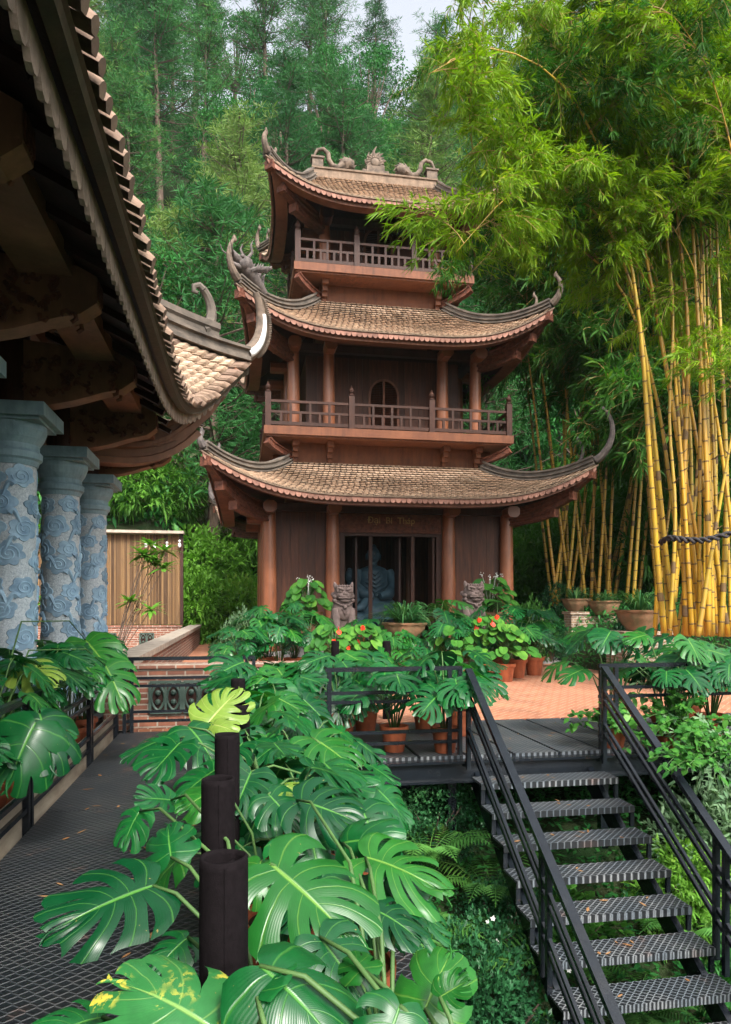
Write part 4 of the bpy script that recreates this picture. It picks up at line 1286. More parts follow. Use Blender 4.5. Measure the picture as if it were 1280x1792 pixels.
# ------------------------------------------------------------------ steel rails
RH = (0.15, 0.27, 0.60, 0.70, 0.95)
def railing(pts_, posts, label, name='steel_railing', twin=True):
    p, q = Vector(pts_[0]), Vector(pts_[1]); d = (q-p).normalized()
    e = empty(name, p, label, 'railing')
    b = MB()
    for i, h in enumerate(RH):
        b2 = MB(); w_ = 0.05 if i == 4 else 0.03
        b2.bar(p+Vector((0,0,h)), q+Vector((0,0,h)), w_, 0.045 if i == 4 else 0.035)
        b2.build('rail', M['steel'], e)
    L = (q-p).length
    for t in posts:
        for k in ((-0.045, 0.045) if twin else (0,)):
            b2 = MB(); c = p + d*(t*L+k); b2.bar(c+Vector((0,0,-0.1)), c+Vector((0,0,0.97)), 0.045, up=d)
            b2.build('post', M['steel'], e)
    return e
railing([(-1.52,-0.2,0), (-1.52,9.45,0)], [0.02,0.15,0.375,0.60,0.83,0.995], 'black steel railing along the left edge of the walkway before the potted plants')
railing([(-1.44,9.52,0), (0.2,9.52,0)], [0.03,0.97], 'black steel railing across the far end of the walkway before the brick parapet')
railing([(0.90,7.52,0), (2.40,7.52,0)], [0.03,0.91,0.99], 'black steel railing on the landing left of the stairs before two terracotta pots', twin=False)
railing([(4.02,7.52,0), (7.6,7.52,0)], [0.01,0.06,0.5,0.98], 'black steel railing on the landing right of the stairs behind leafy pots', twin=False)
# stained board under the left railing
b = MB(); b.box(-1.60, -1.545, -0.2, 9.45, -0.05, 0.24)
b.build('edge_board', M['curb'], label='stained pale board along the foot of the left railing', cat='board')

# felt wrapped posts
FP = [(392,1.71,'nearest and thickest of the charcoal felt-wrapped posts, crumpled at its open top'),
      (382,2.48,'second nearest charcoal felt-wrapped post, open tube end, behind the big nearest one'),
      (398,3.34,'third charcoal felt-wrapped post, beside the broad monstera leaf over the walkway'),
      (421,4.35,'fourth charcoal felt-wrapped post, right below the chartreuse monstera leaf'),
      (417,5.85,'small far charcoal felt-wrapped post, left of the dense monsteras by the walkway end'),
      (587,10.3,'short charcoal felt-wrapped post on the left before the heart-leaved pot plants'),
      (677,10.3,'short charcoal felt-wrapped post standing before the brick pedestal of the clay bowl')]
for px_, d, lab in FP:
    p = at(px_, 1060, d); z0 = 0.0 if d < 7 else 0.001
    e = empty('felt_wrapped_post', (p.x, p.y, z0), lab, 'post', 'felt-wrapped posts among the monsteras')
    b = MB(); r = 0.0575; n = 40; vs = []; fs = []; H = 1.03 if d < 7 else 1.12
    prof = [(r,0),(r,H*0.5),(r,H-0.02),(r*0.98,H),(r*0.86,H+0.002),(r*0.80,H-0.01),(r*0.78,H-0.05)]
    for i, (rr, z) in enumerate(prof):
        for k in range(n):
            a = 2*math.pi*k/n
            q = 1 + 0.012*noise.noise(Vector((math.cos(a)*1.5, math.sin(a)*1.5, z*3+px_)))
            vs.append((p.x+rr*q*math.cos(a), p.y+rr*q*math.sin(a), z0+z+0.0012*math.sin(2*a+px_)))
    for i in range(len(prof)-1):
        for k in range(n): fs.append((i*n+k, i*n+(k+1)%n, (i+1)*n+(k+1)%n, (i+1)*n+k))
    b.add(vs, fs); b.build('felt_sleeve', M['felt'], e, smooth=True)
    b = MB()   # stitched seam facing the viewer
    a0 = math.atan2(-p.y, -p.x) + 0.05
    b.tube([(p.x+(r+0.0005)*math.cos(a0), p.y+(r+0.0005)*math.sin(a0), z0+z) for z in (0.01,0.3,0.6,H-0.01)], 0.0028, 6)
    b.build('seam', M['felt'], e)
    b = MB(); b.ball((p.x, p.y, z0+H-0.05), r*0.76, 1, 1, 0.7, 14, jit=0.9); b.build('crumpled_lining', M['felt'], e, smooth=True)

# ------------------------------------------------------------------ stairs
ST_X0, ST_X1 = 2.43, 3.94
RISE, RUN = 0.212, 0.31
st = empty('steel_staircase', (3.2, 7.0, -0.2), 'black steel staircase with open grating treads and slanting rails at lower right', 'staircase')
def sy(n): return 7.26 - RUN*n
for n in range(1, 13):
    y0 = sy(n); z = -RISE*n + 0.03
    b = MB()
    b.box(ST_X0, ST_X1, y0, y0+0.30, z-0.022, z)
    b.box(ST_X0, ST_X1, y0-0.012, y0-0.001, z-0.062, z-0.001)
    t = b.build('tread', M['tread'], st)
    for x in (ST_X0+0.02, ST_X1-0.02):
        b = MB(); b.box(x-0.02, x+0.02, y0+0.0, y0+0.03, z-RISE+0.0, z-0.064)
        b.build('tread_support', M['steel'], t)
for x in (ST_X0+0.10, ST_X1-0.10):
    b = MB(); b.bar((x, sy(0)+0.32, -0.14), (x, sy(12)+0.1, -RISE*12-0.16), 0.06, 0.20)
    b.build('stringer', M['steel'], st)
sl = RISE/RUN
for sx_ in (ST_X0-0.02, ST_X1+0.03):
    def rp(y, h): return Vector((sx_, y, (y-7.26)*sl*0.965 + h))
    ya, yb = 7.30, 3.0
    b = MB(); b.bar(rp(ya, 0.92), rp(yb, 0.92), 0.075, 0.045); b.build('handrail', M['steel'], st)
    for h in (0.66, 0.56, 0.30, 0.20):
        b = MB(); b.bar(rp(ya, h), rp(yb, h), 0.03, 0.035); b.build('rail', M['steel'], st)
    for y in (7.30, 5.42, 5.30, 3.5, 3.38):
        b = MB(); b.bar(rp(y, -0.14), rp(y, 0.90), 0.045); b.build('post', M['steel'], st)

# ------------------------------------------------------------------ masonry
def brick_wall(x0, x1, y0, y1, z0, z1, label, mat='brick', cope=0.06, over=0.04, piers=(), vents=()):
    e = empty('brick_wall', ((x0+x1)/2, (y0+y1)/2, z0), label, 'wall')
    b = MB(); b.box(x0, x1, y0, y1, z0, z1); b.build('brickwork', M[mat], e)
    b = MB(); b.box(x0-over, x1+over, y0-over, y1+over, z1+0.001, z1+cope); b.build('coping', M['coping'] if cope > 0.07 else M[mat], e)
    for (px_, py_) in piers:
        b = MB(); b.box(px_-0.25, px_+0.25, py_-0.25, py_+0.25, z0, z1+0.12); b.box(px_-0.30, px_+0.30, py_-0.30, py_+0.30, z1+0.121, z1+0.20)
        b.build('pier', M[mat], e)
    for (vx, vy, vz, ww, hh) in vents:
        b = MB()
        # glazed green openwork tile: frame and linked loops
        for a, c in (((-ww,-hh),(ww,-hh)),((ww,-hh),(ww,hh)),((ww,hh),(-ww,hh)),((-ww,hh),(-ww,-hh))):
            b.bar((vx+a[0], vy, vz+a[1]), (vx+c[0], vy, vz+c[1]), 0.035, 0.05, up=(0,1,0))
        for s_ in (-1, 1):
            cx_ = vx + s_*ww*0.5
            pts = [(cx_+ww*0.36*math.cos(2*math.pi*k/14)*(1+0.2*math.cos(4*math.pi*k/14)), vy-0.01, vz+hh*0.85*math.sin(2*math.pi*k/14)) for k in range(15)]
            b.tube(pts, 0.018, 6); b.ball((cx_, vy-0.01, vz+hh*0.3), 0.04, n=8); b.ball((cx_, vy-0.01, vz-hh*0.3), 0.04, n=8)
        b.bar((vx, vy-0.01, vz-hh), (vx, vy-0.01, vz+hh), 0.03)
        bo = b.build('vent_tile', M['vent'], e)
        b = MB(); b.box(vx-ww, vx+ww, vy+0.012, vy+0.02, vz-hh, vz+hh); b.build('vent_shade_panel', M['wood_d'], bo)  # flat dark panel, stands in for the shade inside the openings
    return e
brick_wall(-1.40, 1.2, 9.80, 9.98, -0.05, 0.80, 'low brick parapet with green openwork tiles behind the rail at the walkway end', cope=0.06,
           vents=[(-0.95,9.775,0.42,0.20,0.20),(-0.52,9.775,0.42,0.20,0.20),(0.1,9.775,0.42,0.20,0.20)])
brick_wall(-1.78, -1.46, 10.02, 28.5, -0.05, 0.80, 'long low brick wall with a broad pale coping running back towards the far terrace', cope=0.10, over=0.05)
brick_wall(-9.0, -1.9, 24.6, 24.85, -0.05, 0.92, 'low brick wall with vents under the bamboo cane fence', vents=[(-4.2,24.58,0.5,0.22,0.22),(-3.0,24.58,0.5,0.22,0.22)])
brick_wall(-2.2, 3.5, 33.0, 33.25, 0.15, 1.35, 'far low brick wall with an openwork tile behind the terrace on the left', piers=[(-2.2,33.1),(-0.8,33.1)], vents=[(-1.5,32.98,0.75,0.3,0.35)])
brick_wall(8.7, 9.0, 20.6, 26.0, 0.10, 1.30, 'dark brick side wall right of the pagoda running away from the bush', 'brick_y', piers=[(8.85,20.6)])
brick_wall(9.9, 12.6, 20.0, 20.3, -0.1, 1.25, 'stepped buff brick planter wall behind the right-hand clay bowl', 'brick_y', piers=[(10.0,20.1)])
for (x, y, w_, lab) in ((9.4,15.6,0.62,'brick pedestal under the large clay bowl near the yellow bamboo'),):
    b = MB(); b.box(x-w_, x+w_, y-w_*0.7, y+w_*0.7, -0.1, 0.95); b.box(x-w_-0.06, x+w_+0.06, y-w_*0.7-0.06, y+w_*0.7+0.06, 0.951, 1.03)
    b.build('brick_pedestal', M['brick_y'], label=lab, cat='pedestal')
b = MB(); b.box(3.85, 5.05, 15.2, 16.1, 0.0, 0.72)
b.box(3.77, 5.13, 15.12, 16.18, 0.721, 0.80)
b.box(2.6, 5.5, 14.8, 16.3, -0.02, 0.30)
b.build('brick_pedestal', M['brick'], label='stepped brick pedestal under the clay bowl in front of the pagoda door', cat='pedestal')

# bamboo cane fence
fe = empty('bamboo_fence', (-5.4, 24.9, 0.98), 'tall bamboo cane fence with a pale top rail on the left of the pagoda', 'fence')
b = MB(); x = -9.0; random.seed(3)
while x < -1.95:
    w_ = random.uniform(0.035, 0.055)
    b.lathe([(w_/2, 1.0), (w_/2, 4.0)], (x+w_/2, 24.75+random.uniform(-0.01,0.01), 0), 6, rnd=random.random(), close=False); x += w_*1.02
b.build('cane_panel', M['canes'], fe)
b = MB(); b.box(-9.0, -1.85, 24.82, 24.86, 1.0, 3.95); b.build('backing', M['wood_d'], fe)
b = MB(); b.box(-9.1, -1.80, 24.45, 24.95, 4.03, 4.12); b.build('top_rail', M['coping'], fe)
b = MB(); b.box(-1.93, -1.83, 24.62, 24.80, 1.0, 4.02); b.build('end_post', M['wood_d'], fe)
# hanging bulbs
for px_ in (262, 276, 297, 318):
    p = at(px_, 945, 24.6); p.y = 24.52
    e = empty('hanging_bulb', p, 'small white glass pendant hanging from the bamboo fence rail', 'pendant', 'glass pendants under the fence rail')
    zz = random.uniform(-0.05, 0.08)
    b = MB(); b.tube([(p.x,p.y,4.03),(p.x,p.y,p.z-0.1+zz)], 0.008, 5); b.build('cord', M['steel'], e)
    b = MB(); b.ball((p.x,p.y,p.z-0.16+zz), 0.045, n=10); b.ball((p.x,p.y,p.z-0.30+zz), 0.055, 1,1,1.6, 10); b.build('glass_bulb', M['white'], e, smooth=True)

# ------------------------------------------------------------------ lion statues
def lion(x, y, z, lab, yaw=0):
    e = empty('lion_statue', (x, y, z), lab, 'statue', 'stone guardian lions before the pagoda')
    b = MB(); Rz = Matrix.Rotation(yaw, 3, 'Z')
    P = lambda a, c, d: Vector((x, y, z)) + Rz @ Vector((a, c, d))
    # seated body, facing -y
    b.tube([P(0,0.18,0.05), P(0,0.16,0.25), P(0,0.06,0.50), P(0,-0.02,0.72), P(0,-0.05,0.84)], [0.27,0.29,0.27,0.235,0.20], 16)
    b.ball(P(0,-0.10,0.55), 0.22, 1.0,0.8,1.15, 14)
    for s_ in (-1,1):
        b.tube([P(0.17*s_,-0.08,0.58), P(0.19*s_,-0.18,0.36), P(0.17*s_,-0.20,0.10), P(0.17*s_,-0.26,0.05)], [0.12,0.095,0.085,0.09], 10)
        b.ball(P(0.17*s_,-0.29,0.05), 0.09, 1,1.2,0.7, 10)
        b.ball(P(0.21*s_,0.10,0.18), 0.20, 0.8,1.2,1.0, 12)
        b.ball(P(0.25*s_,-0.12,0.04), 0.09, 0.9,1.5,0.7, 8)
    # square head with flat brow
    b.ball(P(0,-0.10,0.97), 0.225, 1.05,0.95,0.88, 16)
    b.obox(P(0,-0.14,1.07), 0.20, 0.15, 0.055, Rz)
    b.ball(P(0,-0.27,0.91), 0.115, 1.35,0.9,0.72, 12)          # muzzle
    b.ball(P(0,-0.35,0.96), 0.05, 1.3,0.8,0.7, 8)              # nose
    b.tube([P(-0.15,-0.29,0.87), P(-0.07,-0.37,0.855), P(0,-0.385,0.87), P(0.07,-0.37,0.855), P(0.15,-0.29,0.87)], 0.018, 6)
    b.ball(P(0,-0.27,0.80), 0.10, 1.2,0.8,0.5, 10)             # jaw
    for s_ in (-1,1):
        b.ball(P(0.095*s_,-0.285,1.02), 0.042, 1.2,0.7,0.8, 8)
        b.tube([P(0.03*s_,-0.315,1.055), P(0.10*s_,-0.32,1.085), P(0.19*s_,-0.25,1.11)], [0.02,0.034,0.02], 6)
        b.tube([P(0.17*s_,-0.10,1.10), P(0.21*s_,-0.11,1.19), P(0.22*s_,-0.10,1.25)], [0.06,0.045,0.01], 6)
        for k in range(6):
            b.ball(P(0.215*s_,-0.15+0.06*(k%3),0.80+0.10*(k//3)), 0.055, n=7)
    for k in range(7): b.ball(P(-0.18+0.06*k,-0.24,1.145), 0.036, n=7)
    for k in range(14):
        a = math.pi*k/13; b.ball(P(0.23*math.cos(a), 0.02+0.12*math.sin(a), 0.95), 0.06, n=7)
    b.tube([P(-0.20,-0.16,0.76), P(-0.10,-0.27,0.70), P(0,-0.30,0.68), P(0.10,-0.27,0.70), P(0.20,-0.16,0.76)], 0.022, 6)   # collar
    b.ball(P(0,-0.32,0.64), 0.045, n=8)
    for k in range(4): b.tube([P(-0.08+0.04*k*0.5,-0.28,0.60-0.03*k), P(0.0,-0.30,0.56-0.03*k), P(0.06,-0.28,0.60-0.03*k)], 0.012, 5)
    b.tube([P(0.0,0.36,0.1), P(0.05,0.44,0.35), P(0,0.38,0.6)], [0.09,0.08,0.03], 8)
    b.build('lion_body', M['lion'], e, smooth=True, auto=70)
    b = MB(); b.box(x-0.33, x+0.33, y-0.38, y+0.42, z-0.10, z-0.001); b.box(x-0.30, x+0.30, y-0.34, y+0.38, z-0.95, z-0.101); b.box(x-0.36, x+0.36, y-0.40, y+0.44, z-1.1, z-0.951)
    b.build('plinth', M['lion'], e)
p = at(600, 1100, 17.2); lion(p.x, p.y, 0.95, 'grey stone guardian lion left of the pagoda door', 0.05)
p = at(826, 1100, 17.2); lion(p.x, p.y, 0.98, 'grey stone guardian lion right of the pagoda door beside red flowers', 0.05)
# ------------------------------------------------------------------ monstera leaves
def monstera_mesh(name, nl, seed, nt=4, ns=11, s0=0.30, wslot=0.11, droop=0.25, cup=0.35, holes=True, wave=0.05):
    rg = random.Random(seed)
    b = MB(); b.uv = []
    Lm = 0.72
    bounds = [((i/nl)**0.92) for i in range(nl+1)]
    so = rg.random()*40
    for side in (-1, 1):
        sl_ = [rg.uniform(s0*0.8, s0*1.3) for _ in range(nl+1)]
        closed = [holes and rg.random() < 0.28 for _ in range(nl+1)]
        wv = [rg.uniform(0.75, 1.2)*wslot for _ in range(nl+1)]
        lift = [rg.uniform(-1, 1) for _ in range(nl)]
        cutl = [rg.uniform(0.80, 1.06) if rg.random() < 0.45 else 1.0 for _ in range(nl)]
        for i in range(nl):
            t0, t1 = bounds[i], bounds[i+1]
            base = len(b.v); vs = []; uv = []
            for a in range(ns+1):
                s = a/ns
                def gap(k):
                    if k == 0 or k == nl: return 0.0
                    if s <= sl_[k]: return 0.0
                    q = (s-sl_[k])/((0.90 if closed[k] else 1.25)-sl_[k])
                    if q >= 1: return 0.0
                    return wv[k]*math.sin(math.pi*q)**0.65*(1.25 if not closed[k] else 0.9)
                gl, gr = gap(i), gap(i+1)
                for c in range(nt+1):
                    tau = c/nt
                    t = t0 + (t1-t0)*(gl + tau*(1-gl-gr))
                    th = R(150) + (R(6)-R(150))*(t**0.72)
                    Rr = 0.40 + 0.16*math.sin(math.pi*min(1,t*1.25)) - 0.18*max(0,t-0.55)/0.45
                    if t < 0.12: Rr *= 0.72 + 0.28*t/0.12
                    tc_ = 2*tau-1
                    Rr *= (1 - 0.10*abs(tc_)**3*(1 if 0 < i < nl-1 else 0.4)) * (1+0.03*rg.random()) * (1 + (cutl[i]-1)*math.sin(math.pi*tau)**0.5 if 0 < i < nl-1 else 1)
                    ang = th - R(26)*s
                    x = Rr*s*math.sin(ang); y = t*Lm + Rr*s*math.cos(ang)
                    z = -cup*x*x*1.3 + 0.10*abs(x)*0.6 - droop*max(0,y)**2*0.8 - droop*0.25*max(0,-y)
                    z += 0.022*s*math.cos(tc_*1.5) + lift[i]*wave*s*s
                    z += 0.085*noise.noise(Vector((x*2.6+so, y*2.6, side*3)))*s
                    # lobe ends curl down
                    z -= 0.05*max(0, s-0.75)**2*16*0.3
                    vs.append((side*x, y, z)); uv.append((s*Rr*1.6, tau))
            fs = []
            for a in range(ns):
                for c in range(nt):
                    q = (a*(nt+1)+c, a*(nt+1)+c+1, (a+1)*(nt+1)+c+1, (a+1)*(nt+1)+c)
                    fs.append(q if side < 0 else q[::-1])
            b.add(vs, fs, rg.random()); b.uv.extend(uv)
    me = bpy.data.meshes.new(name)
    me.from_pydata(b.v, [], b.f)
    ul = me.uv_layers.new(name="UVMap")
    fl = []
    for q in b.f:
        for i in q: fl.extend(b.uv[i])
    ul.data.foreach_set("uv", fl)
    me.polygons.foreach_set("use_smooth", [True]*len(b.f))
    me.materials.append(M['mon'])
    import bmesh
    bm = bmesh.new(); bm.from_mesh(me); bmesh.ops.remove_doubles(bm, verts=bm.verts, dist=0.0008); bm.to_mesh(me); bm.free()
    return me
LEAF = [monstera_mesh('monstera_leaf', 6, 1), monstera_mesh('monstera_leaf', 6, 2, wslot=0.12), monstera_mesh('monstera_leaf', 5, 3, droop=0.45, wslot=0.11),
        monstera_mesh('monstera_leaf', 6, 4, droop=0.1, cup=0.15, wave=0.08), monstera_mesh('monstera_leaf', 4, 5, s0=0.5, droop=0.5, cup=0.7), monstera_mesh('monstera_leaf', 7, 6, droop=0.35, wave=0.09, s0=0.22)]
_rl = random.Random(44)
for _k in range(8):
    LEAF.append(monstera_mesh('monstera_leaf', _rl.choice((4,5,6,7)), 60+_k, s0=_rl.uniform(0.2,0.5), wslot=_rl.uniform(0.08,0.14), droop=_rl.uniform(0.05,0.6), cup=_rl.uniform(0.1,0.8), wave=_rl.uniform(0.04,0.12)))
LEAFM = [monstera_mesh('monstera_leaf', 7, 11, 2, 7, wslot=0.19, s0=0.25), monstera_mesh('monstera_leaf', 6, 12, 2, 7, wslot=0.19, droop=0.4), monstera_mesh('monstera_leaf', 8, 13, 2, 7, wslot=0.19, s0=0.22), monstera_mesh('monstera_leaf', 6, 14, 2, 7, droop=0.1, wave=0.09)]

def put_leaf(parent, mesh, pos, d, nrm, size, mat=None, label=None):
    d = Vector(d).normalized(); nrm = Vector(nrm); nrm = (nrm - d*nrm.dot(d))
    if nrm.length < 1e-3: nrm = d.cross(Vector((1,0,0)))
    nrm.normalize(); x = d.cross(nrm)
    o = bpy.data.objects.new('leaf', mesh); COL.objects.link(o)
    o.parent = parent
    Mx = Matrix((x, d, nrm)).transposed().to_4x4()
    Mx.translation = Vector(pos) - parent.location
    o.matrix_basis = Mx @ Matrix.Scale(size, 4)
    if mat:
        o.material_slots[0].link = 'OBJECT'; o.material_slots[0].material = mat
    if label: o["label"] = label
    return o

def stem_curve(b, p0, p1, d_leaf, r=0.007):
    p0 = Vector(p0); p1 = Vector(p1)
    c1 = p0.lerp(p1, 0.35) + Vector((0,0,0.30*(p1-p0).length)); c2 = p0.lerp(p1, 0.8) + Vector((0,0,0.14*(p1-p0).length))
    b.tube([p0, c1, c2, p1], [r*1.2, r, r*0.9, r*0.7], 6)

POTN = [0]
def pot_mesh(e, x, y, z, r=0.15, h=0.28, mat='terracotta'):
    b = MB()
    b.lathe([(r*0.72,0),(r*0.74,0.01),(r*0.95,h*0.80),(r*0.96,h*0.82),(r*1.08,h*0.83),(r*1.10,h),(r*0.98,h),(r*0.94,h*0.9),(r*0.2,h*0.88)], (x, y, z), 22)
    o = b.build('pot', M[mat], e, smooth=True, auto=35)
    b = MB(); b.lathe([(0.005,h*0.90),(r*0.95,h*0.895)], (x, y, z), 16, close=False)
    b.build('soil', M['soil'], e)
    return o

def monstera(x, y, z, n, label, seed, size=0.34, height=0.65, pot=True, potr=0.15, hero=True, group='potted monstera plants', bright=0.15, lean=(0,0), face=None, elev=(0.45,1.0)):
    rg = random.Random(seed)
    e = empty('monstera_plant', (x, y, z), label, 'plant', group)
    if pot: pot_mesh(e, x, y, z, potr, potr*1.9)
    pz = z + (potr*1.7 if pot else 0)
    b = MB(); meshes = LEAF if hero else LEAFM
    for i in range(n):
        a = 2*math.pi*(i*0.381966*1.0 + rg.uniform(-0.04,0.04))
        el = rg.uniform(*elev); hh = height*el
        rr = height*(0.25 + 0.55*(1.15-el))*rg.uniform(0.7,1.1)
        o_ = Vector((math.cos(a), math.sin(a), 0))
        if face is not None:
            o_ = (o_ + Vector(face)*0.55).normalized()
        p = Vector((x + o_.x*rr + lean[0]*hh, y + o_.y*rr + lean[1]*hh, pz + hh))
        dp = rg.uniform(-0.75, -0.1) - 0.35*(1-el)
        d = Vector((o_.x, o_.y, dp)) + Vector((rg.uniform(-.3,.3), rg.uniform(-.3,.3), 0))
        nm = Vector((o_.x*0.55, o_.y*0.55, 0.9)) + Vector((rg.uniform(-.3,.3), rg.uniform(-.3,.3)-0.25, 0))
        sz = size*rg.uniform(0.75, 1.15)
        m_ = M['mon_b'] if rg.random() < bright else None
        put_leaf(e, rg.choice(meshes), p, d, nm, sz, m_)
        stem_curve(b, (x + o_.x*0.03, y + o_.y*0.03, pz-0.02), p, d, 0.006 if hero else 0.008)
    b.build('stems', M['stem'], e, smooth=True)
    return e

# --- row right of the felt posts, on the walkway
rowlab = ['leaning out over the walkway beside the nearest felt post','with broad leaves behind the nearest felt post','between the two nearest felt posts',
          'beside the second felt post','behind the third felt post','at the right edge above the dark shrub','beside the fourth felt post','with drooping leaves near the landing corner',
          'filling the gap before the landing','by the far small felt post','reaching towards the brick parapet','at the end of the planted row']
random.seed(21)
for i in range(17):
    yy = 1.25 + 0.47*i
    xx = 0.16 + (0.26 if i % 2 else -0.02) + random.uniform(-0.04,0.04)
    lab = 'potted monstera, ' + (rowlab[i] if i < len(rowlab) else 'tall and dense, one of those crowded at the landing corner')
    monstera(xx, yy, 0.0, 11 if i > 2 else 8, lab, 300+i, size=(0.30 if i > 4 else 0.26) if i < 10 else 0.36, height=0.66 if i > 3 else 0.40, bright=0.16, potr=0.15,
             group='monstera plants crowded along the walkway', face=(0,-0.5,0), elev=(0.35, 1.0) if i > 2 else (0.2,0.85))
# hero leaves on their own plants
def hero(plant_loc, lab, items):
    e = empty('monstera_plant', plant_loc, lab, 'plant', 'big-leaved foreground monsteras')
    pot_mesh(e, *plant_loc, 0.16, 0.30)
    b = MB()
    for (ax, ay, ad, tx, ty, td, n, k, mat, wid) in items:
        A = at(ax, ay, ad); T = at(tx, ty, td); d = T - A
        put_leaf(e, LEAF[k], A, d, n, d.length/0.98*wid, M[mat] if mat else None)
        stem_curve(b, Vector(plant_loc)+Vector((0,0,0.25)), A, d, 0.007)
    b.build('stems', M['stem'], e, smooth=True)
hero((0.10, 2.05, 0.0), 'monstera with the broad split leaf hanging over the walkway, left of the felt posts', [
    (268,1550,2.15, 78,1612,1.95, (-0.1,-0.55,1.0), 0, None, 1.12),
    (300,1500,2.3, 285,1410,2.45, (-0.1,-0.9,0.5), 4, None, 0.9),
    (245,1420,2.9, 205,1480,2.8, (-0.2,-0.5,1.0), 2, None, 1.1),
    (300,1400,3.1, 228,1392,3.0, (0,-0.5,1.0), 3, None, 1.0)])
hero((0.42, 1.95, 0.0), 'monstera with the widest yellow-veined leaf, right behind the nearest felt post', [
    (474,1512,1.95, 648,1650,1.80, (0.15,-0.7,0.9), 1, 'mon_b', 1.08),
    (640,1500,2.5, 800,1540,2.4, (0.1,-0.35,1.0), 5, 'mon_b', 1.05),
    (600,1475,2.7, 690,1455,2.6, (-0.3,-0.7,0.8), 4, None, 1.1),
    (650,1590,2.3, 745,1625,2.2, (0.3,-0.5,0.9), 2, None, 1.1),
    (690,1580,2.5, 740,1640,2.45, (0.4,-0.6,0.8), 3, None, 1.1),
    (520,1400,2.9, 640,1430,2.8, (0,-0.6,1.0), 0, None, 1.1)])
hero((0.10, 1.25, 0.0), 'monstera with a yellowing spotted leaf at the very bottom of the row', [
    (372,1800,1.45, 190,1668,1.50, (0.15,-0.55,1.0), 4, 'mon_s', 1.05),
    (330,1760,1.55, 200,1792,1.50, (0,-0.5,1.0), 0, None, 1.0),
    (180,1780,1.6, 60,1800,1.5, (-0.1,-0.4,1.0), 2, None, 1.1),
    (450,1745,1.45, 470,1640,1.6, (-0.7,-0.6,0.5), 4, None, 0.8),
    (330,1640,1.9, 265,1690,1.8, (0,-0.4,1.0), 2, None, 1.1)])
hero((0.50, 1.35, 0.0), 'monstera with cupped bright leaves at the bottom centre beside the dark shrub', [
    (745,1765,1.65, 790,1650,1.75, (-0.35,-0.8,0.6), 4, 'mon_b', 1.15),
    (455,1690,1.5, 600,1800,1.40, (0.1,-0.6,1.0), 4, None, 1.25),
    (700,1760,1.45, 660,1880,1.35, (0.2,-0.7,0.9), 2, None, 1.2),
    (770,1745,1.6, 835,1705,1.6, (-0.1,-0.6,0.8), 3, 'mon_b', 0.9),
    (560,1640,1.8, 640,1740,1.7, (0.1,-0.5,1.0), 0, None, 1.2),
    (640,1700,1.7, 600,1640,1.8, (0.1,-0.8,0.6), 4, 'mon_b', 0.9)])
hero((0.22, 4.1, 0.0), 'monstera with one upright chartreuse leaf beside the fourth felt post', [
    (366,1264,4.2, 425,1190,4.4, (-0.2,-0.85,0.6), 0, 'mon_y', 1.0),
    (372,1268,4.15, 440,1275,4.0, (-0.1,-0.8,0.7), 4, 'mon_y', 0.6),
    (315,1300,3.9, 255,1362,3.7, (-0.3,-0.5,1.0), 3, None, 1.15),
    (290,1292,4.3, 212,1318,4.2, (-0.3,-0.3,1.0), 0, None, 1.15),
    (330,1272,4.1, 390,1330,3.9, (0.3,-0.6,0.9), 2, None, 1.1),
    (380,1345,3.6, 300,1395,3.5, (-0.2,-0.5,1.0), 1, None, 1.1)])
hero((0.62, 3.9, 0.0), 'monstera with bent pale-edged leaves nearest the landing gap', [
    (560,1375,3.5, 648,1352,3.4, (0,-0.6,0.9), 4, None, 1.1),
    (545,1290,4.2, 620,1330,4.0, (0.3,-0.6,0.8), 0, 'mon_b', 1.25),
    (500,1375,3.6, 560,1395,3.5, (0.1,-0.3,0.9), 2, 'mon_y', 0.8),
    (560,1420,3.3, 620,1460,3.2, (0.3,-0.6,0.8), 3, None, 1.2),
    (440,1350,3.5, 410,1420,3.3, (0,-0.6,1.0), 3, None, 1.2),
    (470,1390,3.2, 520,1440,3.1, (0.1,-0.6,1.0), 1, None, 1.3)])

# --- left side behind the rail
leftlab = ['with drooping broad grey-green leaves nearest the viewer','with dark glossy leaves over the rail','beside the nearest stone pillar','below the second stone pillar',
           'with bright upper leaves before the third pillar','tall and bushy before the third pillar','at the far end of the rail','low and dark at the rail corner']
for i in range(9):
    yy = 3.55 + 0.66*i
    lab = 'potted monstera behind the left rail, ' + (leftlab[i] if i < 8 else 'the farthest one, by the parapet corner')
    monstera(-1.80, yy, 0.02, 12, lab, 500+i, size=0.30, height=0.95 if i > 2 else 0.66, bright=0.14, potr=0.155, group='monstera plants behind the left rail', face=(0.30,-0.35,0), elev=(0.60,1.05))
e = hero((-1.80, 5.2, 0.0), 'monstera with broad blue-green heart leaves and a pale one, behind the left rail', [
    (62,1265,4.6, 20,1345,4.4, (0.2,-0.8,0.7), 4, None, 1.5),
    (70,1250,4.7, 95,1330,4.5, (0.3,-0.8,0.7), 4, None, 1.2),
    (35,1165,5.6, 95,1185,5.4, (0.1,-0.4,1.0), 0, 'mon_y', 1.1),
    (185,1165,7.2, 218,1225,7.0, (0.4,-0.7,0.7), 0, 'mon_b', 1.3),
    (150,1120,7.6, 190,1165,7.4, (0.3,-0.7,0.7), 3, 'mon_b', 1.3)])

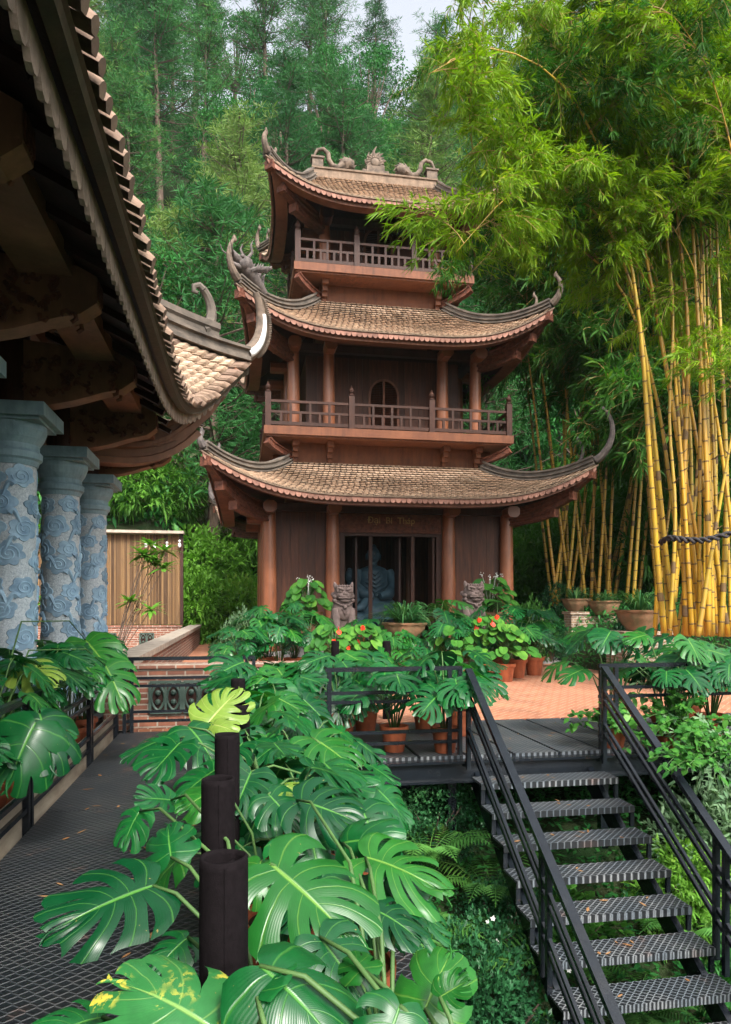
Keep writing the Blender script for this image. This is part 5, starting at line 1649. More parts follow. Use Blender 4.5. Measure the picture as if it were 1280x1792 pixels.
# --- pots on the landing and round it
decklab = [(690,8.0,'terracotta pot of monstera with long bare stems on the landing',10,0.45,0.80),(779,7.95,'terracotta pot of bushy monstera beside the head of the stairs',12,0.45,0.80),
           (598,8.3,'terracotta pot of monstera at the left end of the landing, half hidden',12,0.45,0.78)]
for i, (px_, d, lab, n, sz, hh) in enumerate(decklab):
    p = at(px_, 1060, d); monstera(p.x, p.y, 0.004, n, lab, 700+i, size=sz, height=hh, potr=0.15, hero=False, group='potted monsteras on the landing', bright=0.08, face=(-0.1,-0.6,0), elev=(0.5,1.05))
for i, (px_, d, n, hh, lab) in enumerate([(525,9.0,13,0.72,'dense monstera in the corner between walkway and landing'),(455,8.6,13,0.75,'dense monstera rising beside the far small felt post'),
        (640,9.3,12,0.72,'monstera spreading flat round leaves before the short left felt post'),(745,9.3,13,0.70,'monstera spreading flat round leaves left of the stair rail'),
        (805,9.0,12,0.75,'monstera leaning over the top of the left stair handrail'),(585,8.9,12,0.72,'pale-veined monstera in the middle of the landing hedge')]):
    p = at(px_, 1060, d); monstera(p.x, p.y, 0.004, n, lab, 720+i, size=0.50, height=hh, potr=0.17, hero=False, group='potted monsteras on the landing', bright=0.25, face=(0,-0.7,0), elev=(0.6,1.05))
for i, (px_, d, n, hh, br, lab) in enumerate([(1068,9.0,10,1.0,0.6,'sprawling yellow-green monstera at the head of the right stair handrail'),(1165,8.6,12,1.0,0.35,'monstera with broad bright leaves right of the stair head'),
        (1245,8.6,12,0.95,0.1,'dark monstera at the right edge behind the landing rail'),(1205,9.6,11,1.0,0.2,'monstera second from the right behind the landing rail')]):
    p = at(px_, 1060, d); monstera(p.x, p.y, 0.004, n, lab, 740+i, size=0.44, height=hh, potr=0.17, hero=False, group='potted monsteras on the landing', bright=br, face=(-0.3,-0.5,0), elev=(0.55,1.05))

# hedge of monsteras before the pagoda
for i, (px_, d, n, hh, sz, br, lab) in enumerate([(445,15.5,14,1.0,0.50,0.05,'blue-green monstera beside the pale small-leaved bush, left of the pagoda steps'),
        (490,15.2,14,1.0,0.50,0.1,'monstera in the hedge left of the left lion, second from the bush'),(540,15.6,14,1.0,0.5,0.15,'monstera in the hedge just left of the left lion'),
        (655,17.0,12,1.2,0.52,0.5,'bright monstera behind the left lion, left of the clay bowl'),(765,16.6,16,1.35,0.55,0.4,'tall bright monstera right of the clay bowl'),
        (790,15.8,14,1.1,0.5,0.3,'monstera between clay bowl and right lion'),(735,15.9,12,0.85,0.5,0.3,'low monstera at the right foot of the clay bowl'),
        (420,14.6,14,0.9,0.46,0.1,'monstera at the far left end of the hedge'),(515,16.6,14,1.25,0.5,0.2,'taller monstera behind the left part of the hedge'),(470,16.9,14,1.2,0.46,0.2,'taller monstera behind the hedge nearest the left pagoda column'),(690,15.0,12,0.7,0.42,0.4,'low bright monstera hiding the foot of the brick pedestal'),(870,17.0,14,1.35,0.5,0.3,'taller monstera behind the right lion'),(905,16.2,14,1.2,0.5,0.1,'dark monstera hedge plant right of the right lion'),(935,16.8,14,1.1,0.5,0.1,'dark monstera hedge plant next to the feathery bush')]):
    p = at(px_, 1060, d); monstera(p.x, p.y, 0.004, n, lab, 760+i, size=sz, height=hh, potr=0.22, hero=False, group='monstera hedge before the pagoda', bright=min(1,br+0.25), face=(0,-0.7,0), elev=(0.35,1.05))

# ------------------------------------------------------------------ generic foliage
def blade(b, p, d, L, w_, nrm, bend=0.25, seg=2, rnd=None):
    """lance leaf folded along nothing: seg+1 rows"""
    d = d.normalized(); s = d.cross(nrm)
    if s.length < 1e-3: s = d.cross(Vector((1,0.1,0)))
    s.normalize()
    if seg == 1:
        m = p + d*L*0.45 - Vector((0,0,bend*L*0.2)); t = p + d*L - Vector((0,0,bend*L))
        b.add([p, m + s*w_/2, t, m - s*w_/2], [(0,1,2,3)], rnd); return
    m1 = p + d*L*0.3 - Vector((0,0,bend*L*0.08)); m2 = p + d*L*0.65 - Vector((0,0,bend*L*0.4)); t = p + d*L - Vector((0,0,bend*L))
    b.add([p, m1+s*w_/2, m2+s*w_*0.42, t, m2-s*w_*0.42, m1-s*w_/2], [(0,1,5),(1,2,4,5),(2,3,4)], rnd)

def rdir(rg):
    z = rg.uniform(-1,1); a = rg.uniform(0, 2*math.pi); r = math.sqrt(1-z*z)
    return Vector((r*math.cos(a), r*math.sin(a), z))

def finish(b, name, mat):
    me = bpy.data.meshes.new(name); me.from_pydata(b.v, [], b.f)
    a = me.attributes.new("rnd", 'FLOAT', 'FACE'); a.data.foreach_set("value", b.r)
    me.materials.append(mat); me.update(); return me

def shrub_mesh(name, mat, n, leafL, leafW, seed, R0=(1,1,1), shell=0.55, lumps=9, droop=0.3, whorl=1):
    """unit-ish shrub: leaves scattered in lumps over an uneven dome"""
    rg = random.Random(seed); b = MB()
    cs = []
    for i in range(lumps):
        d = rdir(rg); d.z = abs(d.z)*1.0
        cs.append((Vector((d.x*R0[0]*0.55, d.y*R0[1]*0.55, 0.10*R0[2] + d.z*R0[2]*0.60)), rg.uniform(0.30,0.50), rg.random()))
    per = n // (lumps*whorl)
    for c, r, cr in cs:
        for k in range(per):
            d = rdir(rg); q = rg.uniform(shell, 1.0)
            p = c + Vector((d.x*R0[0], d.y*R0[1], d.z*R0[2]))*r*q
            if p.z < 0.0: p.z = rg.uniform(0, 0.1)
            rn = min(1, max(0, cr*0.5 + 0.25*rg.random() + 0.30*(p.z/R0[2]) ))
            for w_ in range(whorl):
                o_ = (d + rdir(rg)*0.8 + Vector((0,0,0.25)))
                nn = rdir(rg)*0.5 + Vector((0,0,1))
                blade(b, p, o_, leafL*rg.uniform(0.6,1.2), leafW*rg.uniform(0.7,1.1), nn, droop*rg.random(), 1 if leafL < 0.09 else 2, rn)
    return finish(b, name, mat)

def place_mesh(name, me, loc, rz, sc, label=None, cat=None, group=None, parent=None, mat=None, tilt=0):
    o = bpy.data.objects.new(name, me); COL.objects.link(o)
    o.location = loc; o.rotation_euler = (tilt, 0, rz); o.scale = sc if isinstance(sc, tuple) else (sc,)*3
    if parent: o.parent = parent
    if mat:
        o.material_slots[0].link = 'OBJECT'; o.material_slots[0].material = mat
    return tag(o, label, cat, group)

def plant_of(name, x, y, z, label, cat, me, sc, rz=0, group=None, stemh=0.5, pot=None, pz=0.0, mat=None):
    """thing with foliage and woody stems (and a pot)"""
    e = empty(name, (x, y, z), label, cat, group)
    if pot: pot_mesh(e, x, y, z, pot, pot*1.8)
    place_mesh('foliage', me, (0, 0, pz), rz, sc, parent=e, mat=mat)
    b = MB(); s3 = sc if isinstance(sc, tuple) else (sc,)*3
    rg = random.Random(int(x*100+y*7))
    for k in range(6):
        a = rg.uniform(0, 6.28)
        b.tube([(x,y,z+pz*0.8), (x+0.12*s3[0]*math.cos(a), y+0.12*s3[1]*math.sin(a), z+pz+0.25*s3[2]), (x+0.45*s3[0]*math.cos(a), y+0.45*s3[1]*math.sin(a), z+pz+0.62*s3[2])], [0.02*s3[2], 0.014*s3[2], 0.005*s3[2]], 6)
    b.build('stems', M['bark'], e)
    return e

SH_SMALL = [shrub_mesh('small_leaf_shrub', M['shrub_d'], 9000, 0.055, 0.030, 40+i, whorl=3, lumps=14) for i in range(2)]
SH_LANCE = [shrub_mesh('lance_leaf_shrub', M['shrub'], 6500, 0.13, 0.030, 50+i, whorl=4, lumps=12, droop=0.7) for i in range(3)]
SH_BROAD = [shrub_mesh('broad_leaf_shrub', M['broad'], 4200, 0.11, 0.055, 60+i, whorl=3, lumps=12, droop=0.4) for i in range(2)]
SH_GREY = shrub_mesh('grey_leaf_shrub', M['greyleaf'], 4200, 0.10, 0.030, 70, whorl=3, lumps=10)
SH_HEART = shrub_mesh('heart_leaf_shrub', M['heart'], 1400, 0.17, 0.13, 80, whorl=1, lumps=10, droop=0.5, shell=0.7)
SH_HEART2 = shrub_mesh('heart_leaf_shrub', M['heart'], 1200, 0.18, 0.14, 81, whorl=1, lumps=9, droop=0.6, shell=0.7)

# ferns
def fern_mesh(seed):
    rg = random.Random(seed); b = MB()
    for i in range(11):
        a = 2*math.pi*i/11 + rg.uniform(-.2,.2); L = rg.uniform(0.45,0.7); o_ = Vector((math.cos(a), math.sin(a), 0)); rn = rg.random()
        s_ = Vector((-o_.y, o_.x, 0))
        for k in range(1, 22):
            t = k/22; p = o_*L*t + Vector((0,0, 0.38*math.sin(t*2.3)*L*1.2))
            w_ = L*0.28*math.sin(math.pi*min(1,t*0.9+0.12))
            for q in (-1, 1):
                blade(b, p, s_*q + o_*0.35, w_, 0.022, Vector((0,0,1)), 0.25, 1, rn)
        b.tube([o_*L*t_ + Vector((0,0,0.38*math.sin(t_*2.3)*L*1.2)) for t_ in (0,0.25,0.5,0.75,1)], 0.004, 4, rnd=rn)
    return finish(b, 'fern_fronds', M['fern'])
FERN = [fern_mesh(1), fern_mesh(2)]

# --- hollow under the landing and the stairs
random.seed(31)
def gz(x, y): return ground_h(x, y)
darklab = ['dark small-leaved shrub hugging the left stair rail low in the frame', 'dark small-leaved shrub beside the broad monstera leaves', 'dark glossy shrub under the left end of the landing',
           'dark glossy shrub in the deep shade below the first treads', 'dark shrub with white blossoms left of the middle treads', 'small-leaved shrub at the very bottom beside the stair foot',
           'small-leaved shrub behind the lower left treads','dark shrub under the middle of the landing','dark shrub at the left wall of the hollow']
spots = [(1.75,4.5,1.25),(1.35,3.6,1.15),(1.3,6.6,0.85),(2.6,6.6,0.7),(1.95,5.6,1.15),(1.9,3.3,1.1),(1.2,4.8,1.0),(2.1,7.6,0.8),(1.1,5.6,0.9)]
for i, (x, y, s_) in enumerate(spots):
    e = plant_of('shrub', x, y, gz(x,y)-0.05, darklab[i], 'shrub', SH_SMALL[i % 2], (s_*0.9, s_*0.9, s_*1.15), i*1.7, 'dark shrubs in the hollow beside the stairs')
    b = MB(); rg = random.Random(i)
    for k in range(7 if i in (0,1,4,5) else 2):
        d = rdir(rg); d.z = abs(d.z)*0.8+0.2; d.normalize()
        d = (d + Vector((0,-0.6,0))).normalized()
        c = Vector((x, y, gz(x,y)-0.05)) + Vector((d.x*0.85, d.y*0.85, 0.25+d.z*0.95))*s_
        for m in range(5):
            a = R(72*m); blade(b, c, Vector((math.cos(a), math.sin(a)*0.5-0.3, 0.6*math.sin(a))), 0.028, 0.018, Vector((0,-1,0.2)), 0, 1)
    b.build('blossom', M['flower'], e)
fi = 0
for (x, y) in [(1.5,6.3),(2.0,6.1),(1.2,6.0),(1.9,7.1),(2.9,5.6),(3.5,5.9),(3.3,5.0),(2.8,4.4),(3.7,4.3),(3.1,6.3),(4.7,5.5),(5.2,6.2),(4.4,6.5),(2.6,7.0),(4.6,4.6),(3.4,3.6)]:
    fi += 1
    lab = ('bright fern between the dark shrubs left of the stairs' if x < 2.3 else 'fern seen through the gaps between the stair treads' if x < 4 else 'fern on the bank right of the stairs')
    g_ = ('ferns left of the stairs' if x < 2.3 else 'ferns behind the treads' if x < 4 else 'ferns right of the stairs')
    o = place_mesh('fern', FERN[fi % 2], (x, y, gz(x,y)+0.02+ (0.35 if x < 2.3 else 0)), fi*1.1, random.uniform(0.9,1.3), lab, 'fern', g_)
mixlab = ['heart-leaved plant in the shade under the upper treads','lance-leaved shrub right of the upper stair rail','broad-leaved shrub right of the middle stair rail','grey-green shrub at the right edge above the stair rail',
          'heart-leaved plant right of the lower stair rail','lance-leaved shrub at the right edge low down','broad-leaved shrub under the right end of the landing','heart-leaved plant behind the bottom treads',
          'broad-leaved shrub behind the middle treads','grey-green shrub behind the landing post on the right','lance-leaved shrub in the lower right corner','broad-leaved shrub under the lowest treads']
mix = [(3.2,6.5,0.6,SH_HEART),(4.7,6.7,0.85,SH_LANCE[0]),(4.75,5.7,0.9,SH_BROAD[0]),(5.3,7.0,1.1,SH_GREY),(4.7,4.7,0.9,SH_HEART2),(5.7,5.8,1.1,SH_LANCE[1]),(5.9,7.2,1.0,SH_BROAD[1]),(3.3,4.0,0.7,SH_HEART),
       (3.2,5.1,0.6,SH_BROAD[0]),(6.6,7.1,1.1,SH_GREY),(4.9,3.9,1.0,SH_LANCE[2]),(3.0,3.0,0.8,SH_BROAD[1])]
for i, (x, y, s_, me) in enumerate(mix):
    plant_of('shrub', x, y, gz(x,y)-0.08, mixlab[i], 'shrub', me, (s_, s_, s_*1.05), i*2.1, 'mixed plants on the bank round the stairs')

# leaf litter and creepers on the ground of the hollow
b = MB(); rg = random.Random(77)
for k in range(26000):
    x = rg.uniform(0.85, 9.0); y = rg.uniform(2.0, 9.6); z = gz(x, y)
    d = rdir(rg); d.z = abs(d.z)*0.8
    blade(b, Vector((x,y,z+rg.uniform(0,0.22))), d, rg.uniform(0.05,0.13), rg.uniform(0.03,0.06), Vector((rg.uniform(-.5,.5),rg.uniform(-.5,.5),1)), 0.2, 1, rg.random())
b.build('ground_cover', M['broad'], label='low leafy ground cover in the hollow under the stairs and landing', cat='ground cover', kind='stuff')

# creeper sprays trailing over the landing at the right
def spray_plant(x, y, z, lab, seed, n=34, L=0.9, mat='heart', lw=(0.10,0.07), pot=True, dirbias=(0,-0.3,0.2)):
    rg = random.Random(seed); e = empty('trailing_plant', (x,y,z), lab, 'plant')
    if pot: pot_mesh(e, x, y, z, 0.14, 0.26)
    z0 = z + (0.24 if pot else 0)
    bl = MB(); bs = MB()
    for i in range(n):
        d = rdir(rg); d.z = abs(d.z)*0.9+0.15; d = (d + Vector(dirbias)).normalized(); LL = L*rg.uniform(0.6,1.2)
        pts = []
        for k in range(7):
            t = k/6; pts.append(Vector((x,y,z0)) + d*LL*t + Vector((0,0,-0.55*t*t*LL)) + Vector((0.05*math.sin(5*t+i),0.05*math.cos(4*t+i),0)))
        bs.tube(pts, [0.006*(1-0.7*k/6) for k in range(7)], 5)
        for k in range(1, 7):
            for m in range(4):
                t = (k-1+rg.random())/6; q = Vector((x,y,z0)) + d*LL*t + Vector((0,0,-0.55*t*t*LL))
                o_ = rdir(rg) + d*0.5; blade(bl, q, o_, lw[0]*rg.uniform(0.6,1.2), lw[1]*rg.uniform(0.7,1.1), Vector((rg.uniform(-.4,.4),-0.5,1)), 0.3, 2, rg.random())
    bl.build('foliage', M[mat], e); bs.build('stems', M['stem'], e)
    return e
p = at(1188,1060,8.1); spray_plant(p.x, p.y, 0.004, 'trailing heart-leaved plant in a terracotta pot on the landing right of the stairs', 5)
p = at(1075,1060,8.2); spray_plant(p.x, p.y, 0.004, 'small terracotta pot with thin trailing stems at the head of the right stair rail', 6, 14, 0.7)
p = at(1255,1060,7.9); spray_plant(p.x, p.y, 0.004, 'grey-leaved creeper spilling off the landing at the right edge', 7, 40, 1.0, 'greyleaf', (0.11,0.035), False, (-0.3,-0.6,0.0))
p = at(1180,1060,9.2); spray_plant(p.x, p.y, 0.5, 'upright grey-leaved bush above the rail right of the stairs', 8, 46, 0.75, 'greyleaf', (0.13,0.035), False, (0,0,0.8))
p = at(1225,1300,6.6); spray_plant(p.x, p.y, p.z-0.2, 'thin leafy twigs growing beside the right stair rail', 9, 26, 0.8, 'heart', (0.08,0.05), False, (-0.2,-0.2,0.5))

# --- terrace pots
def strap_plant(x, y, z, lab, seed, bowl_r=0.45, L=1.0, n=120, bowlmat='oldpot', w_=0.032, group=None, fancy=True):
    rg = random.Random(seed); e = empty('potted_strap_plant', (x,y,z), lab, 'plant', group)
    h = bowl_r*0.95
    b = MB(); N = 40; prof = [(0.55,0),(0.60,0.04),(0.62,0.10),(0.86,0.45),(0.98,0.75),(0.99,0.86),(1.08,0.90),(1.10,1.0),(0.98,1.0),(0.94,0.9)]
    vs = []; fs = []
    for i, (r_, zz) in enumerate(prof):
        for k in range(N):
            a = 2*math.pi*k/N; q = 1 + (0.025*math.cos(10*a) if 2 < i < 8 and fancy else 0)
            vs.append((x+r_*bowl_r*q*math.cos(a), y+r_*bowl_r*q*math.sin(a), z+zz*h - (0.03*bowl_r*abs(math.sin(5*a)) if i == 5 else 0)))
    for i in range(len(prof)-1):
        for k in range(N): fs.append((i*N+k, i*N+(k+1)%N, (i+1)*N+(k+1)%N, (i+1)*N+k))
    b.add(vs, fs); b.build('clay_bowl', M[bowlmat], e, smooth=True, auto=50)
    b = MB(); b.lathe([(0.01,h*0.92),(bowl_r*0.95,h*0.90)], (x,y,z), 20, close=False); b.build('soil', M['soil'], e)
    b = MB()
    for i in range(n):
        a = rg.uniform(0,6.28); r0 = rg.uniform(0,0.45)*bowl_r; p = Vector((x+r0*math.cos(a), y+r0*math.sin(a), z+h*0.92))
        el = rg.uniform(R(38), R(86)); d = Vector((math.cos(a)*math.cos(el), math.sin(a)*math.cos(el), math.sin(el)))
        LL = L*rg.uniform(0.55,1.1); side = Vector((-math.sin(a), math.cos(a), 0)); pts = []; K = 7
        for k in range(K+1):
            t = k/K; pts.append(p + d*LL*t + Vector((0,0,-1))*LL*0.62*t**2.4 + Vector((math.cos(a),math.sin(a),0))*LL*0.12*t*t)
        vs = []
        for k, q in enumerate(pts):
            ww = w_*(math.sin(math.pi*min(1,0.18+0.82*k/K)))*0.5+0.001
            vs += [q - side*ww, q + side*ww + Vector((0,0,0.004))]
        b.add(vs, [(2*k,2*k+1,2*k+3,2*k+2) for k in range(K)], rg.random())
    b.build('strap_leaves', M['strap'], e, smooth=True)
    return e
p = at(710, 1110, 16.0); strap_plant(p.x, 15.65, 0.805, 'big mossy clay bowl of arching strap leaves on the brick pedestal before the door', 1, 0.47, 1.15, 150)
strap_plant(9.4, 15.6, 1.035, 'round clay bowl of pale strap leaves on the pedestal beside the yellow bamboo', 2, 0.52, 1.15, 150)
p = at(1058,1060,21.5); strap_plant(p.x, p.y, 1.35, 'small clay bowl of strap leaves on the far wall, right of its twin', 3, 0.45, 0.8, 60)
p = at(1008,1060,22.5); strap_plant(p.x, p.y, 1.45, 'small shaded clay bowl on the far wall pier behind the feathery bush', 4, 0.42, 0.9, 60)
p = at(342,1060,32.0); strap_plant(-1.5, 32.4, 1.35, 'dark clay bowl with stiff leaves on the far left wall pier', 5, 0.5, 0.8, 40)

def heart_plant(x, y, z, lab, seed, n=30, hgt=0.9, size=0.26, red=0, pot=0.2, potmat='oldpot', flowers=0, group=None, lift=0.0):
    """upright plant with heart leaves on long stalks, optional red spathes"""
    rg = random.Random(seed); e = empty('heart_leaf_plant', (x,y,z), lab, 'plant', group)
    pot_mesh(e, x, y, z, pot, pot*1.9, potmat)
    z0 = z + pot*1.7; bl = MB(); bs = MB(); br = MB()
    def heart(b, p, d, nrm, s_):
        d = d.normalized(); nrm = (nrm - d*nrm.dot(d)).normalized(); x_ = d.cross(nrm); N = 16; pts = []
        for k in range(N):
            t = 2*math.pi*k/N
            hx = 0.46*math.sin(t)**1 * (1.0 if True else 0); hy = 0.42 - 0.52*math.cos(t) + (0.16*abs(math.sin(t))**1.0 if math.cos(t) > 0 else 0)*-1.0
            pts.append((hx, hy))
        vs = [p + d*(0.12*s_)] + [p + x_*(hx*s_) + d*(hy*s_) + nrm*(0.10*s_*abs(hx)*2 - 0.22*s_*max(0,hy)**2) for hx, hy in pts]
        b.add(vs, [(0, k+1, (k+1)%N+1) for k in range(N)], rg.random())
    for i in range(n):
        a = 2.4*i + rg.uniform(-.3,.3); el = rg.uniform(0.25,1.0); rr = hgt*(0.15+0.5*(1.1-el))
        p = Vector((x+math.cos(a)*rr, y+math.sin(a)*rr, z0+hgt*el*0.95+lift)); o_ = Vector((math.cos(a), math.sin(a)-0.4, -rg.uniform(0.2,1.0)))
        heart(bl, p, o_, Vector((math.cos(a)*0.4, math.sin(a)*0.4-0.5, 0.8)), size*rg.uniform(0.7,1.15))
        stem_curve(bs, (x,y,z0-0.02), p, o_, 0.006)
    for i in range(red):
        a = rg.uniform(3.6,5.8); p = Vector((x+math.cos(a)*hgt*0.35, y+math.sin(a)*hgt*0.45, z0+hgt*rg.uniform(0.35,1.05)))
        heart(br, p, Vector((rg.uniform(-.4,.4),-0.3,rg.uniform(-0.6,0.6))), Vector((0,-1,0.3)), size*0.45); stem_curve(bs, (x,y,z0), p, None, 0.005)
        br.tube([p, p+Vector((0,-0.05,0.09))], [0.014,0.006], 6)
    bl.build('foliage', M['heart'], e); bs.build('stems', M['stem'], e)
    if red: br.build('red_flower', M['red'], e)
    if flowers:
        b = MB()
        for i in range(flowers):
            a = rg.uniform(0,6.28); r_ = hgt*0.45*rg.random(); top = Vector((x+math.cos(a)*r_, y+math.sin(a)*r_, z0+hgt*rg.uniform(0.88,1.05)+lift))
            b.tube([(x,y,z0), top.lerp(Vector((x,y,z0)),0.4)+Vector((0,0,0.1)), top], 0.004, 4, rnd=0.2)
            for m in range(6): b.ball(top+rdir(rg)*0.05, 0.011, n=5)
        b.build('blossom', M['flower'], e)
    return e
gh = 'heart-leaved pot plants before the pagoda'
for (px_, d, seed, n, hh, sz, red, lab, fl) in [
    (585,14.6,1,57,0.95,0.23,3,'heart-leaved plant with red flowers left of the clay bowl, below the left lion',0),
    (632,14.9,2,57,0.95,0.23,1,'bushy heart-leaved plant between the left lion and the brick pedestal',0),
    (848,15.6,3,68,1.15,0.23,3,'tall heart-leaved plant with red flowers below the right lion',0),
    (885,15.4,4,57,1.0,0.23,1,'heart-leaved plant trailing over the terrace step right of the right lion',0),
    (800,15.2,5,26,0.9,0.26,0,'small pale heart-leaved plant between the clay bowl and the right lion',0)]:
    p = at(px_,1060,d); heart_plant(p.x, p.y, 0.002, lab, seed, n, hh, sz, red, 0.2, 'terracotta', fl, gh)
p = at(538,1060,18.6); heart_plant(p.x, p.y, 0.75, 'broad bright-leaved plant with pale blossoms in a bowl before the left wall panel', 11, 44, 0.95, 0.28, 0, 0.38, 'oldpot', 5, gh)
p = at(858,1060,18.6); heart_plant(p.x, p.y, 0.75, 'broad-leaved plant with pale blossoms in a bowl before the right wall panel', 12, 50, 1.0, 0.30, 0, 0.38, 'oldpot', 6, gh)
for px_, lab in ((538,'low stone stand under the left broad-leaved bowl'),(858,'low stone stand under the right broad-leaved bowl')):
    p = at(px_,1060,18.6); b = MB(); b.lathe([(0.32,0.0),(0.26,0.1),(0.22,0.4),(0.27,0.65),(0.33,0.749)], (p.x,p.y,0.0), 20); b.build('plant_stand', M['greystone'], smooth=True, label=lab, cat='plant stand')
p = at(420,1060,17.0); e = plant_of('shrub', p.x, p.y, 0.0, 'pale small-leaved bush on the terrace at the left end of the hedge', 'shrub', SH_GREY, (0.62,0.62,1.45), 0.4)
p = at(935,1060,18.2); plant_of('shrub', p.x, p.y, 0.15, 'feathery blue-green bush at the right end of the hedge beside the pagoda', 'shrub', SH_GREY, (0.95,0.8,1.55), 1.4, mat=M['fern'])
p = at(965,1060,18.9); plant_of('shrub', p.x, p.y, 0.15, 'low dark bush beside the side wall right of the pagoda', 'shrub', SH_SMALL[0], (0.8,0.7,1.1), 1.4)
for px_, d, lab, sc_ in ((262,18.0,'pale frangipani sapling before the bamboo fence',1.0), (95,16.0,'leggy frangipani sapling seen between the stone pillars',0.9)):
    p = at(px_,1060,d); e = empty('sapling', (p.x,p.y,0), lab, 'sapling'); rg = random.Random(int(px_)); bl = MB(); bs = MB()
    base = Vector((p.x-0.9*sc_, p.y, 0))
    for i in range(9):
        a = rg.uniform(0,6.28); top = Vector((p.x+rg.uniform(-0.55,0.35), p.y+rg.uniform(-0.3,0.3), 1.63 + (rg.uniform(0.9,1.75) if i < 7 else rg.uniform(-0.1,0.3))))
        bs.tube([base, base.lerp(top,0.5)+Vector((-0.1,0,-0.1)), top], [0.018,0.013,0.009], 6)
        for m in range(24):
            a = 2.4*m; el = rg.uniform(-0.2,0.9)
            blade(bl, top, Vector((math.cos(a),math.sin(a),el)), rg.uniform(0.32,0.60), 0.11, Vector((0,0,1)), 0.25, 2, 0.5+0.5*rg.random())
    bl.build('foliage', M['shrub'], e); bs.build('stem', M['bark'], e)
# ------------------------------------------------------------------ bamboo
def bamboo_branch(name, seed, mat, L=1.5, nsub=24, leafL=0.19, leafW=0.023):
    rg = random.Random(seed); b = MB()
    def arc(p, d, LL, drop, n=6):
        return [p + d*LL*k/n + Vector((0,0,-drop*LL*(k/n)**2)) for k in range(n+1)]
    main = arc(Vector((0,0,0)), Vector((1,0,0.45)).normalized(), L, 0.55, 8)
    b.cur = 0; b.tube(main, [0.009*(1-0.8*k/8) for k in range(9)], 4, caps=False, rnd=0.9)
    nt_ = len(b.f)
    b.mi = [1]*nt_
    for i in range(nsub):
        t = 0.12 + 0.88*(i+rg.random())/nsub; k = min(7, int(t*8)); q = main[k].lerp(main[k+1], t*8-k)
        a = rg.uniform(0, 6.28); d = Vector((0.6+0.3*rg.random(), math.cos(a)*0.9, math.sin(a)*0.75)).normalized()
        LL = rg.uniform(0.25,0.6)*(1.15-0.5*t); sub = arc(q, d, LL, 0.5, 4)
        c0 = len(b.f); b.tube(sub, [0.0035]*5, 3, caps=False, rnd=0.9); b.mi[c0:] = [1]*(len(b.f)-c0)
        cr = rg.random()
        c1 = len(b.f)
        for m in range(5):
            q2 = sub[m] if m else sub[1]
            nl = 3 if m < 4 else 6
            for j in range(nl):
                o_ = (d*0.8 + rdir(rg)*0.85 + Vector((0,0,-0.40))).normalized()
                blade(b, q2, o_, leafL*rg.uniform(0.6,1.2), leafW*rg.uniform(0.8,1.2), rdir(rg)+Vector((0,0,0.8)), rg.uniform(0.1,0.6), 2, min(1,max(0,cr*0.6+0.4*rg.random())))
        b.mi[c1:] = [0]*(len(b.f)-c1)
    me = bpy.data.meshes.new(name); me.from_pydata(b.v, [], b.f)
    a = me.attributes.new("rnd", 'FLOAT', 'FACE'); a.data.foreach_set("value", b.r)
    me.materials.append(mat); me.materials.append(M['twig']); me.polygons.foreach_set("material_index", b.mi); me.update()
    return me
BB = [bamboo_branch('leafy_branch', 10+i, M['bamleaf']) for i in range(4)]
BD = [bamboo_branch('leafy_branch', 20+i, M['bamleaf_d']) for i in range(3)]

def smooth_path(pts, n=26):
    out = []; m = len(pts)
    for i in range(m-1):
        p0 = pts[max(0,i-1)]; p1 = pts[i]; p2 = pts[i+1]; p3 = pts[min(m-1,i+2)]
        k = max(2, n//(m-1))
        for j in range(k):
            t = j/k
            out.append(0.5*((2*p1) + (p2-p0)*t + (2*p0-5*p1+4*p2-p3)*t*t + (3*p1-p0-3*p2+p3)*t**3))
    out.append(pts[-1]); return out

